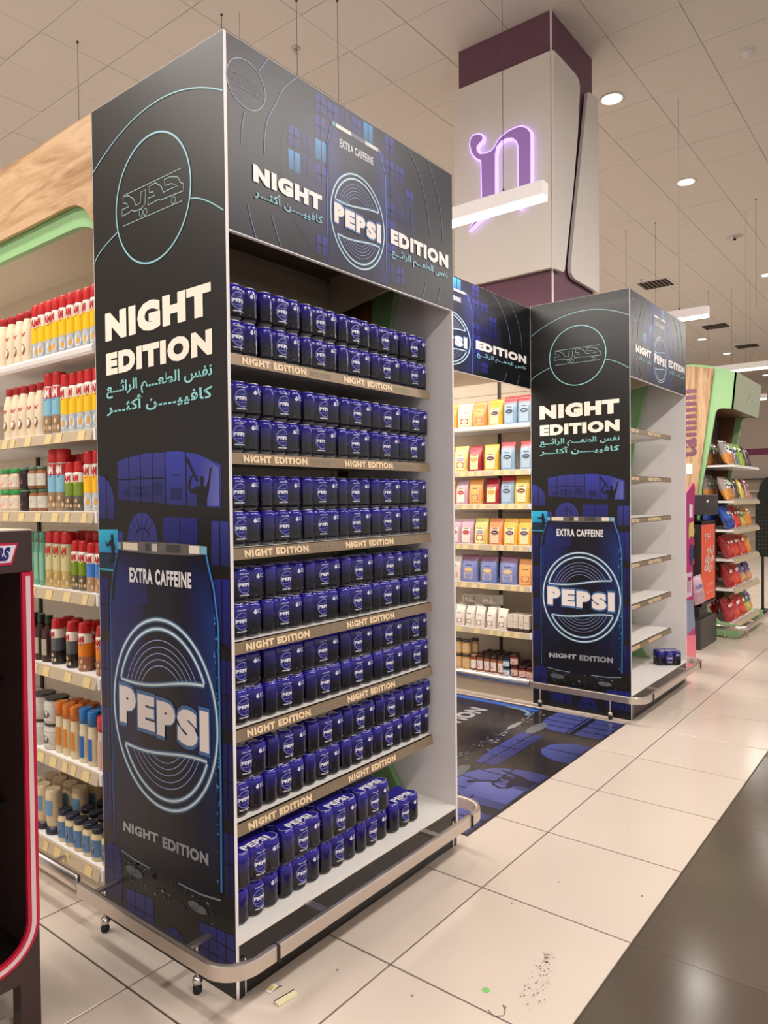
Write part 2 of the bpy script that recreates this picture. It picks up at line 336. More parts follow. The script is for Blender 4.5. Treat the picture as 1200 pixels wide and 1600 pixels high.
def side_art():
    A = Art(); idf = lambda u, v: (u, v)
    # flat window pictures on the lower half
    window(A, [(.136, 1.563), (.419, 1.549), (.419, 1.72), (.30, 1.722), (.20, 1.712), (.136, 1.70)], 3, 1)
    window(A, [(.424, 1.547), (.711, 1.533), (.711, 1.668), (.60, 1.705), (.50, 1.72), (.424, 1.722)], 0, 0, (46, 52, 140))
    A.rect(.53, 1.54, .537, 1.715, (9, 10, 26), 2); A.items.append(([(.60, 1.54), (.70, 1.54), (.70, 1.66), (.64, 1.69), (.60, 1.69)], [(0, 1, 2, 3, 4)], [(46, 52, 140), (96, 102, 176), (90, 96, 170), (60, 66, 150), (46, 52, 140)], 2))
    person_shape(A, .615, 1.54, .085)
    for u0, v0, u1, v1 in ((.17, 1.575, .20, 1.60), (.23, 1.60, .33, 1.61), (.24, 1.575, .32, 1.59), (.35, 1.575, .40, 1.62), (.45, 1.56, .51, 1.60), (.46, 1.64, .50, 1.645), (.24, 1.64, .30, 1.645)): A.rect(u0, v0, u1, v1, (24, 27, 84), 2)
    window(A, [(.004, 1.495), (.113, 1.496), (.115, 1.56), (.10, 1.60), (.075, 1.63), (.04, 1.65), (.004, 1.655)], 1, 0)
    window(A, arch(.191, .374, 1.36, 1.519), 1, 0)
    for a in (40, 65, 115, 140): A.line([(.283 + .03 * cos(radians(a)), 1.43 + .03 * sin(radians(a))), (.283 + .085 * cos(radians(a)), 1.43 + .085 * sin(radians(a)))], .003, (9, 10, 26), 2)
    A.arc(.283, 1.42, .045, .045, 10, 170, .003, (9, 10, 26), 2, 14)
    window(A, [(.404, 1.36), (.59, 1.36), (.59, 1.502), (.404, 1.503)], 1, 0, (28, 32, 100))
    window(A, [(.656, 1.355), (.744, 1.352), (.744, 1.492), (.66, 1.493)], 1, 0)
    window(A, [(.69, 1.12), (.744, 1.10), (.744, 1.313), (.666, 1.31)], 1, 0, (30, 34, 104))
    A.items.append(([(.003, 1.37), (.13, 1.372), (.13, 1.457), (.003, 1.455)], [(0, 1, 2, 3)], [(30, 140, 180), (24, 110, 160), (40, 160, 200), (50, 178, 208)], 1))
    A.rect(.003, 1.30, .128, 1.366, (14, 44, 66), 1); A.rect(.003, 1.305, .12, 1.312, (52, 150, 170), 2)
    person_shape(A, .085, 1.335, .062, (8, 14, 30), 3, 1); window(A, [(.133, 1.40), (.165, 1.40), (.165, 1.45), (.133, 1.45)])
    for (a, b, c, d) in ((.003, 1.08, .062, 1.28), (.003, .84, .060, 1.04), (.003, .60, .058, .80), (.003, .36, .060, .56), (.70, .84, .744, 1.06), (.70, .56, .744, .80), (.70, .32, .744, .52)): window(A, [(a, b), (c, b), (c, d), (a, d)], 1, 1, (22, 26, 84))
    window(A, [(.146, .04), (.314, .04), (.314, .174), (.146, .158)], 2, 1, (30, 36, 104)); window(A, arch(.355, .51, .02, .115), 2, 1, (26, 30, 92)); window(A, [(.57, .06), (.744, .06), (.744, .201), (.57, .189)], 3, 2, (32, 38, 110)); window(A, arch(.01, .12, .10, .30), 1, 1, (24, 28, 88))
    can_art(A, idf)
    A.text('EXTRA CAFFEINE', .203, 1.272, .556, 1.325, (222, 220, 220), 7, .04, 1.14)
    logo(A, .385, .833, .292, .322, .0095)
    A.text('NIGHT', .137, .373, .35, .408, (168, 170, 176), 7, .05, 1.08, 0, .012); A.text('EDITION', .375, .380, .622, .420, (150, 152, 158), 7, .05, 1.08, 0, .012)
    # upper half
    A.line([(-.0 + .745 * i / 30, 2.762 + .128 * (1 - ((i / 30 - .56) / .56) ** 2) - (.03 * max(0, (i / 30 - .56)) ** 2)) for i in range(31)], .0035, GLOW, 3, (44, 56, 62))
    A.line([(.003 + .16 * i / 8, 2.429 + .085 * (i / 8) ** .6) for i in range(9)], .0035, GLOW, 3, (44, 56, 62)); A.line([(.579 + .162 * i / 8, 2.522 - .078 * (i / 8) ** 1.5) for i in range(9)], .0035, GLOW, 3, (44, 56, 62))
    A.arc(.369, 2.578, .213, .213, 0, 360, .0055, GLOW, 3, 64, (50, 62, 66)); disc_text(A, .369, 2.578, .213, .0055)
    W = (250, 240, 224)
    A.text('NIGHT', .073, 2.137, .675, 2.240, W, 4, .075, 1.17); A.text('EDITION', .075, 2.014, .677, 2.095, W, 4, .07, 1.16)
    A.text(AR1, .074, 1.930, .676, 1.990, (140, 205, 205), 4, .022, 1); A.text(AR2, .073, 1.868, .676, 1.928, (140, 205, 205), 4, .022, 1)
    return A
def header_art(w=1.279):
    A = Art(); k = w / 1.279; rnd = random.Random(11)
    n = 30; V = [(.63, .30)] + [(.63 + .40 * cos(2 * pi * i / n), min(.598, max(.004, .30 + .34 * sin(2 * pi * i / n)))) for i in range(n)]
    A.items.append((V, [(0, i + 1, (i + 1) % n + 1) for i in range(n)], [(50, 50, 108)] + [(27, 27, 40)] * n, 0))
    for i in range(11):
        for j in range(7):
            u = .27 + i * .066; v = .03 + j * .082
            if ((u + .03 - .64) / .37) ** 2 + ((v + .04 - .30) / .33) ** 2 > 1 or rnd.random() < .10: continue
            if .82 < u < 1.3 and .1 < v < .26 or u < .42 and .1 < v < .26: continue
            q = rnd.random(); w0, h0 = .052 + .009 * rnd.random(), .06 + .015 * rnd.random()
            c = (44, 46, 124) if q < .6 else ((32, 34, 92) if q < .9 else (54, 124, 176))
            P = arch(u, u + w0, v, v + h0, 8) if rnd.random() < .25 else [(u, v), (u + w0, v), (u + w0, v + h0), (u, v + h0)]
            window(A, P, 1, 1 if q < .6 else 0, c)
    # can
    A.poly([(.458, .004), (.797, .004), (.797, .44), (.775, .49), (.760, .515), (.49, .515), (.465, .44)], (24, 26, 52), 3)
    A.items.append(([(.466, .01), (.56, .01), (.56, .5), (.495, .5), (.468, .43)], [(0, 1, 2, 3, 4)], [(24, 26, 60), (20, 20, 34), (24, 24, 50), (40, 44, 110), (40, 44, 110)], 4))
    A.items.append(([(.70, .01), (.79, .01), (.79, .43), (.765, .5), (.70, .5)], [(0, 1, 2, 3, 4)], [(20, 20, 34), (34, 40, 90), (40, 48, 110), (40, 44, 100), (22, 22, 40)], 4))
    A.line([(.458, .004), (.459, .43), (.488, .512)], .004, (90, 110, 190), 5); A.line([(.797, .004), (.797, .43), (.763, .512)], .004, (90, 130, 200), 5)
    A.rect(.488, .508, .765, .522, (110, 112, 120), 4); A.rect(.51, .508, .594, .522, (225, 222, 216), 5); A.rect(.674, .508, .75, .522, (215, 212, 206), 5); A.rect(.49, .508, .505, .522, (90, 160, 180), 5)
    A.text('EXTRA CAFFEINE', .528, .445, .72, .475, (205, 205, 210), 6, .04, 1.14)
    logo(A, .629, .203, .154, .171, .0055, 5)
    W = (240, 234, 232)
    A.text('NIGHT', .112, .181, .43, .237, W, 7, .075, 1.17); A.text('EDITION', .824, .178, 1.238, .237, W, 7, .07, 1.16)
    A.text(AR2, .116, .130, .433, .172, (140, 190, 205), 7, .02, 1); A.text(AR1, .829, .122, 1.232, .164, (140, 190, 205), 7, .02, 1)
    A.arc(.090, .474, .079, .0745, 0, 360, .0028, (150, 160, 175), 3, 40); disc_text(A, .09, .474, .077, .0024, 1, True)
    S = (110, 122, 160)
    for P in ([(.184, .599), (.141, .537)], [(.081, .387), (.07, .33), (.066, .284)], [(.089, .1), (.105, .05), (.123, .003)], [(.189, .103), (.21, .05), (.233, .003)], [(.314, .597), (.25, .53), (.214, .465), (.178, .40), (.165, .342), (.162, .286)],
              [(.947, .597), (1.01, .54), (1.05, .471), (1.085, .38), (1.102, .281)], [(1.084, .599), (1.14, .52), (1.178, .43), (1.195, .35), (1.2, .281)], [(1.067, .08), (1.055, .04), (1.035, .003)], [(1.175, .082), (1.165, .04), (1.151, .003)]): A.line(smooth(P), .003, S, 3, (38, 40, 68))
    if k != 1.0: A.items = [([(u * k, v) for u, v in P], fs, c, l) for P, fs, c, l in A.items]
    return A
# ------------------------------------------------------------------ materials
WHITE = mat('white_powder_coat', (238, 232, 232), .42)
SHELFW = mat('shelf_white', (238, 234, 230), .4)
BLACKB = mat('black_plinth', (30, 25, 24), .32)
CHROME = mat('brushed_chrome', (214, 204, 196), .33, 1.0)
DARKM = mat('dark_metal', (60, 56, 54), .4, .6)
TAUPE = mat('strip_taupe', (142, 122, 100), .42, .35)
CREAM = mat('cream_panel', (214, 200, 178), .55)
GREEN = mat('sage_green_board', (150, 196, 138), .5)
WOODH = wood_mat('pale_oak_horizontal', False)
WOODV = wood_mat('pale_oak_vertical', True)
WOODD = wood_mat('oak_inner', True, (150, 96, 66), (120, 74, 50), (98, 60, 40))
FLOORT = mat('polished_cream_tile', (209, 195, 182), .17, noise=(2.2, .06, 0), spec=.5)
FLOORD = mat('dark_polished_tile', (86, 76, 66), .16, noise=(1.6, .35, 0), spec=.5)
GROUT = mat('grout', (66, 54, 45), .8)
CEILT = mat('mineral_ceiling_tile', (230, 225, 218), .9, noise=(60, .05, .05))
CEILG = mat('ceiling_gap', (140, 126, 110), .9)
PURPLE = mat('plum_paint', (112, 74, 92), .6)
SIGNW = mat('satin_white_cladding', (232, 226, 220), .32)
INK = PRINT
RUBBER = mat('black_rubber', (18, 17, 17), .6)
GLASSLAMP = mat('lamp_diffuser', (255, 250, 240), .4, emit=(255, 244, 226), estr=5.0)
SPOTLENS = mat('downlight_lens', (255, 250, 240), .4, emit=(255, 238, 214), estr=9.0)

# ------------------------------------------------------------------ floor
fl = MB().box(-12, -14, -.05, 30, 16, -.006).build('floor', GROUT, kind='structure')
def tile_mesh(name, w, d, h, m, b=.002, flip=False):
    mb = MB(); z0, z1 = (-h, 0)
    mb.bbox(-w / 2, -d / 2, z0, w / 2, d / 2, z1, b)
    o = mb.build(name, m); me = o.data; bpy.data.objects.remove(o); return me
T = .6; OX, OY = .4306, -.2705
g = .0036
me_t = tile_mesh('floor_tile', T - 2 * g, T - 2 * g, .008, FLOORT, .0012)
rest = MB()
for i in range(-20, 46):
    for j in range(0, 24):
        cx, cy = OX + (i - .5) * T, OY + (j - .5) * T
        if -2 <= i <= 20 and j <= 3:
            o = bpy.data.objects.new('floor_tile', me_t); COL.objects.link(o); o.location = (cx, cy, 0); o.parent = fl
        else: rest.box(cx - T / 2 + g, cy - T / 2 + g, -.008, cx + T / 2 - g, cy + T / 2 - g, 0)
tag(rest.build('distant_floor_tile', FLOORT, fl), kind='stuff')
TD = 1.2; me_d = tile_mesh('dark_floor_tile', TD - .0014, TD - .0014, .008, FLOORD, .0004)
rest = MB(); ye = OY - T
for i in range(-10, 25):
    for j in range(0, 11):
        cx, cy = OX + T + (i - .5) * TD, ye - .004 - (j + .5) * TD
        if 0 <= i <= 9 and j <= 2:
            o = bpy.data.objects.new('dark_floor_tile', me_d); COL.objects.link(o); o.location = (cx, cy, 0); o.parent = fl
        else: rest.box(cx - TD / 2 + .0015, cy - TD / 2 + .0015, -.008, cx + TD / 2 - .0015, cy + TD / 2 - .0015, 0)
tag(rest.build('distant_dark_floor_tile', FLOORD, fl), kind='stuff')
# scuffs and dirt specks trodden onto the near tile
A = Art(); rnd = random.Random(5)
for k in range(420):
    t = rnd.random(); t = t ** 1.5; cx = .795 - .26 * t + rnd.gauss(0, .014 + .03 * t); cy = -.668 - .06 * t + rnd.gauss(0, .008 + .022 * t)
    q = .0004 + rnd.random() ** 4 * .0032; ph = rnd.random() * 6
    A.poly([(cx + q * (1 + .5 * rnd.random()) * cos(ph + a * 1.26), cy + q * cos(ph) * .3 + q * sin(ph + a * 1.26)) for a in range(5)], rnd.choice([(176, 156, 144), (140, 122, 112), (196, 176, 162)]), 1)
A.line([(.44, -.64), (.425, -.665), (.445, -.69), (.47, -.682)], .0035, (120, 96, 80), 1); A.line([(.47, -.682), (.485, -.665), (.48, -.68)], .004, (110, 88, 74), 1)
for cx, cy in ((1.25, -.5), (1.9, -.55), (1.0, -.42), (1.35, -.8), (.3, -.15), (.35, -.42)): A.poly([(cx + .006 * cos(a), cy + .004 * sin(a)) for a in range(6)], (130, 112, 100), 1)
tag(A.emit(lambda u, v: (u, v, 0), 'dirt_speck', INK, fl), kind='stuff')
o = MB().lathe([(.012, 0), (.012, .0006)], n=20, col=None) if False else MB().lathe([(.0125, .0002), (.0125, .0009)], n=20).build('sticker', mat('green_paper', (120, 190, 108), .6), loc=(.512, -.59, 0), local=True)
tag(o, 'small round green sticker stuck on a cream floor tile', 'sticker')
# scraps of paper by the kick panel of the near display
mb = MB(); mb.add([(0, 0, .002), (.03, -.004, .012), (.055, -.006, .004), (.05, .022, .003), (.028, .024, .010), (-.002, .022, .001)], [(0, 1, 4, 5), (1, 2, 3, 4)], 0)
mb.add([(.008, .004, .0075), (.022, .002, .0118), (.022, .016, .0115), (.008, .017, .0068)], [(0, 1, 2, 3)], 1); mb.add([(.036, 0, .0105), (.05, -.001, .0062), (.048, .012, .0058), (.035, .014, .0098)], [(0, 1, 2, 3)], 2)
tag(mb.build('paper_scrap', [mat('paper_white', (236, 226, 214), .6), mat('paper_yellow', (222, 196, 96), .6), mat('paper_grey', (176, 160, 158), .6)], loc=(.085, -.06, 0), local=True), 'crumpled white price ticket with yellow spot on floor beside the display base', 'paper')
mb = MB().box(0, 0, .001, .075, .024, .007, 0).box(.0, .0225, .004, .075, .0255, .0085, 1)
o = mb.build('card_scrap', [mat('card_cream', (226, 218, 176), .6), mat('card_dark', (60, 50, 34), .7)], loc=(.06, -.125, 0), local=True); o.rotation_euler = (0, 0, radians(-8)); tag(o, 'folded cream strip of card lying on floor in front of the near display', 'paper')

# ------------------------------------------------------------------ ceiling
cl = MB().box(-12, -14, CEIL + .014, 30, 16, CEIL + .06).build('ceiling', CEILG, kind='structure')
CT = .6; GX, GY = 2.7376, 2.3401
mb = MB().bbox(-CT / 2 + .002, -CT / 2 + .002, 0, CT / 2 - .002, CT / 2 - .002, .016, .0025)
o = mb.build('t', CEILT); me_c = o.data; bpy.data.objects.remove(o)
cand = []; rest = MB(); rnd = random.Random(2)
camp = Vector((-1.44864, -1.74407, 1.55457))
for i in range(-24, 46):
    for j in range(-26, 22):
        cx, cy = GX + (i + .5) * CT, GY + (j + .5) * CT
        if 3.9 < cx - .3 and cx + .3 < 4.8 and .75 < cy - .3 and cy + .3 < 1.64: continue
        d = Vector((cx, cy, CEIL)) - camp; z = d.dot(_f); ok = False
        if z > .3:
            px, py = 600 + 1127.19 * d.dot(_r) / z, 800 - 1127.19 * d.dot(_u) / z
            size = 1127 * .6 / z * (CEIL - 1.55) / d.length
            ok = -60 < px < 1260 and -60 < py < 560 and size > 10 and not (py > 470 and px < 990) and not (px < 340 and py > 260)
        if ok: cand.append((z, cx, cy))
        else: rest.box(cx - .2965, cy - .2965, CEIL, cx + .2965, cy + .2965, CEIL + .014)
cand.sort()
for n, (z, cx, cy) in enumerate(cand):
    if n < 300:
        o = bpy.data.objects.new('ceiling_tile', me_c); COL.objects.link(o); o.parent = cl
        o.location = (cx, cy, CEIL + rnd.uniform(-.0015, .0015)); o.rotation_euler = (radians(rnd.uniform(-.15, .15)), radians(rnd.uniform(-.15, .15)), 0)
    else: rest.box(cx - .2965, cy - .2965, CEIL, cx + .2965, cy + .2965, CEIL + .014)
tag(rest.build('distant_ceiling_tile', CEILT, cl), kind='stuff')
# walls
WALLC = mat('warm_white_wall', (222, 208, 196), .8)
MB().box(-12, 15.6, 0, 30, 15.9, CEIL).build('wall_back', WALLC, kind='structure')
wr = MB().box(26, -14, 0, 26.3, 16, CEIL).build('wall_right', WALLC, kind='structure')
MB().box(25.985, -13, 2.95, 26, 15.5, 3.17).build('trim_1', mat('plum_band', (150, 70, 112), .6), kind='structure')
MB().box(20.5, -12, 5.05, 21.1, 15.5, CEIL + .01).build('trim_2', mat('bulkhead', (214, 200, 186), .8), kind='structure')

# ------------------------------------------------------------------ ceiling fittings
def downlight():
    t = thing('downlight', 'round recessed downlight', 'light')
    MB().lathe([(.115, 0), (.12, -.006), (.10, -.012), (.092, -.004), (.092, .0)], n=28, cap=False).build('trim_ring', WHITE, t)
    MB().lathe([(.092, -.004), (.06, -.008), (.001, -.010)], n=28, cap=False).build('lens', SPOTLENS, t)
    return t
PD = Proto(downlight)
DL = [(5.495, .855, 'round glowing downlight in the ceiling just right of the plum pillar top'), (7.893, .83, 'round glowing downlight second out along the row right of the pillar'), (12.70, .80, 'round glowing downlight cut by right edge of the picture above the far display'),
      (17.43, 3.10, 'small far downlight just left of the second square air vent'), (19.75, 3.05, 'small far downlight below the farthest square air vent'), (24.4, 2.95, 'tiny far downlight by the right edge above the green canopy')]
for x, y, lab in DL:
    PD.put((x, y, CEIL), 0, lab)
    if x < 20:
        l = bpy.data.lights.new('downlight_bulb', 'SPOT'); l.energy = SPOT_POWER * 2.2; l.spot_size = radians(125); l.spot_blend = .8; l.shadow_soft_size = .09; l.color = LAMP_RGB
        lo = bpy.data.objects.new('downlight_bulb', l); COL.objects.link(lo); lo.location = (x, y, CEIL - .03)
def vent():
    t = thing('air_vent', 'square air vent', 'vent')
    mb = MB()
    for a in range(4):
        c, s = round(cos(a * pi / 2)), round(sin(a * pi / 2)); P = [(-.3, -.3), (.3, -.3), (.26, -.26), (-.26, -.26)]; P = [(c * p[0] - s * p[1], s * p[0] + c * p[1]) for p in P]; mb.prism(P, 2, -.012, .0)
    mb.build('frame', WHITE, t); MB().box(-.26, -.26, -.003, .26, .26, -.001).build('duct', RUBBER, t)
    for k in range(7):
        y = -.22 + k * .073; MB().prism([(y, -.012), (y + .02, -.012), (y + .034, -.003), (y + .026, -.003)], 0, -.26, .26).build('louvre', CEILG, t)
    return t
PV = Proto(vent)
for x, y, lab in ((11.98, 2.49, 'nearest square louvred air vent in ceiling, above the far display'), (16.2, 2.49, 'middle square louvred air vent in ceiling beyond the far display'), (19.05, 2.42, 'farthest square louvred air vent in the ceiling at right')): PV.put((x, y, CEIL), 0, lab)
mb = MB().lathe([(.055, 0), (.06, -.012), (.058, -.03), (.042, -.038), (.038, -.048), (.001, -.05)], n=24, cap=False)
t = thing('smoke_detector', 'round white smoke detector on ceiling at the top right', 'detector', (5.503, -.337, CEIL)); MB().lathe([(.062, CEIL), (.064, CEIL - .012), (.06, CEIL - .016)], 5.503, -.337, n=24).build('base', WHITE, t)
MB().lathe([(.052, CEIL - .016), (.056, CEIL - .034), (.04, CEIL - .044), (.036, CEIL - .052), (.001, CEIL - .054)], 5.503, -.337, n=24).build('head', WHITE, t)
t = thing('ceiling_diffuser', 'round white slotted ceiling diffuser beyond the second downlight', 'vent', (10.33, .81, CEIL))
for k, r in enumerate((.13, .085, .045)): MB().lathe([(r - .012, CEIL - .004 - .012 * k), (r, CEIL - .01 - .012 * k), (r + .01, CEIL - .002 - .012 * k)], 10.33, .81, n=24, cap=False).build('ring', WHITE, t)
MB().lathe([(.02, CEIL), (.02, CEIL - .05), (.001, CEIL - .055)], 10.33, .81, n=12).build('stem', DARKM, t)
def sprinkler():
    t = thing('sprinkler', 'ceiling sprinkler', 'sprinkler'); MB().lathe([(.035, 0), (.03, -.008), (.01, -.01)], n=14).build('rosette', CHROME, t)
    MB().lathe([(.008, -.008), (.008, -.04)], n=8).lathe([(.02, -.045), (.02, -.048)], n=12).build('head', CHROME, t); return t
PS = Proto(sprinkler)
for x, y, lab in ((3.006, 2.668, 'small fire sprinkler on ceiling above the near header board'), (11.55, 2.61, 'small fire sprinkler beside the nearest square air vent'), (18.07, 2.49, 'small fire sprinkler near the middle square air vent'), (20.32, 2.53, 'small fire sprinkler near the farthest square air vent')): PS.put((x, y, CEIL), 0, lab)
# pendant linear lamps over the aisles, with their cables
def pendant(x, y0, L, lab):
    t = thing('linear_pendant_lamp', lab, 'lamp', (x, y0, 3.28))
    mb = MB(); mb.bbox(x - .035, y0, 3.285, x + .035, y0 + L, 3.365, .003); mb.build('housing', WHITE, t)
    MB().box(x - .030, y0 + .003, 3.262, x + .030, y0 + L - .003, 3.285).build('diffuser', GLASSLAMP, t)
    for y in (y0 + .27, y0 + L - .3): MB().tube((x, y, 3.365), (x, y, CEIL), .0016, 6).lathe([(.008, 3.365), (.006, 3.39), (.002, 3.40)], x, y, n=8).build('cable', DARKM, t)
    lamp_area('pendant_light', (x, y0 + L / 2, 3.25), .06, L, FIX_POWER)
pendant(2.4, .085, 2.9, 'white linear pendant lamp hanging in front of the plum pillar')
pendant(5.9, .08, 2.9, 'linear pendant lamp glowing just beyond the far display header')
pendant(9.4, .20, 2.9, 'linear pendant lamp seen over the green canopy at right')
pendant(12.9, .85, 2.9, 'farthest linear pendant lamp beside the canopy front at right')
for x, y, z, lab in ((1.792, 4.022, 3.0, 'thin ceiling cable above the pale wooden fascia, right of two others'), (2.33, 2.817, 3.0, 'thin ceiling cable behind the top corner of the near display'), (2.589, 2.242, 3.0, 'thin ceiling cable beside the sprinkler above the near header'), (2.789, 1.997, 3.0, 'thin ceiling cable between the sprinkler and the plum pillar'),
                   (9.021, 1.978, 3.36, 'left one of two short cables right of the pillar'), (8.999, 1.551, 3.36, 'right one of two short cables right of the pillar'), (9.019, .272, 4.0, 'long thin cable near right edge of ceiling'), (13.16, 1.883, 3.4, 'far thin cable left of two beyond the far display'), (13.26, 1.504, 3.4, 'far thin cable right of two beyond the far display')):
    o = MB().tube((x, y, z), (x, y, CEIL), .0022, 6).lathe([(.009, CEIL), (.009, CEIL - .012)], x, y, n=8).build('suspension_cable', DARKM, loc=(x, y, z)); tag(o, lab, 'cable')

# ------------------------------------------------------------------ pillar
t = thing('store_pillar', 'square plum pillar with white sign cladding rising behind the displays', 'pillar', (4.35, 1.19, 0))
MB().box(3.938, .76, 0, 4.766, 1.62, CEIL).build('shaft', PURPLE, t)
MB().box(3.932, .754, 0, 3.944, .766, CEIL).build('corner_bead', WHITE, t)
MB().bbox(3.885, .735, 3.372, 3.925, 1.645, 5.07, .004).build('side_cladding', SIGNW, t)
A1 = [(3.885, 3.36), (3.885, 5.06), (4.27, 5.062), (4.34, 5.055), (4.376, 5.035), (4.388, 5.0), (4.385, 4.94), (4.339, 4.583), (4.235, 4.072), (4.075, 3.43), (4.06, 3.385), (4.03, 3.365)]
MB().prism(A1, 1, .712, .742).build('front_cladding', SIGNW, t)
B1 = [(4.547, 4.985), (4.555, 5.02), (4.585, 5.035), (4.785, 5.07), (4.785, 3.362), (4.29, 3.362), (4.225, 3.372), (4.185, 3.40), (4.18, 3.46), (4.27, 3.85), (4.417, 4.453)]
MB().prism(B1, 1, .712, .742).build('front_cladding', SIGNW, t)
MB().box(4.745, .735, 3.362, 4.785, 1.645, 5.07).build('side_cladding', SIGNW, t)
LOGO = [(1.467, 4.536), (1.46, 4.584), (1.429, 4.616), (1.38, 4.613), (1.342, 4.597), (1.323, 4.57), (1.328, 4.534), (1.357, 4.518), (1.383, 4.497), (1.377, 4.466), (1.353, 4.442), (1.305, 4.432), (1.257, 4.434), (1.229, 4.454), (1.2, 4.495), (1.168, 4.517), (1.098, 4.544), (1.026, 4.553), (.972, 4.546), (.919, 4.514), (.889, 4.469), (.885, 4.436), (.888, 3.99), (.90, 3.94), (.962, 3.918), (.995, 3.874), (1.03, 3.905), (1.016, 3.96), (1.016, 4.095), (1.015, 4.381), (1.027, 4.424), (1.063, 4.461), (1.108, 4.474), (1.154, 4.468), (1.192, 4.443), (1.206, 4.39), (1.209, 4.02), (1.24, 3.95), (1.30, 3.90), (1.377, 3.873), (1.44, 3.835), (1.48, 3.818), (1.45, 3.87), (1.42, 3.91), (1.37, 3.94), (1.356, 4.0), (1.356, 4.089), (1.358, 4.369), (1.411, 4.405), (1.45, 4.463)]
def shrink(P, d):
    out = []; n = len(P)
    ar = sum(P[i][0] * P[(i + 1) % n][1] - P[(i + 1) % n][0] * P[i][1] for i in range(n)); sgn = 1 if ar > 0 else -1
    for i in range(n):
        a, b, c = P[i - 1], P[i], P[(i + 1) % n]; n1 = Vector((-(b[1] - a[1]), b[0] - a[0])).normalized(); n2 = Vector((-(c[1] - b[1]), c[0] - b[0])).normalized(); m = (n1 + n2)
        m = m.normalized() if m.length > 1e-3 else n1; out.append((b[0] + m.x * d * sgn, b[1] + m.y * d * sgn))
    return out
sg = thing('illuminated_sign_letter', 'glowing lilac letter-like emblem on the white side of the pillar', 'sign', (3.87, 1.2, 4.2))
MB().prism(LOGO, 0, 3.845, 3.883).build('light_body', mat('lilac_glow', (210, 190, 250), .4, emit=(196, 166, 255), estr=1.25), sg)
MB().prism(shrink(LOGO, .014), 0, 3.84, 3.846).build('letter_face', mat('lilac_face', (160, 124, 190), .45, emit=(150, 110, 190), estr=.25), sg)

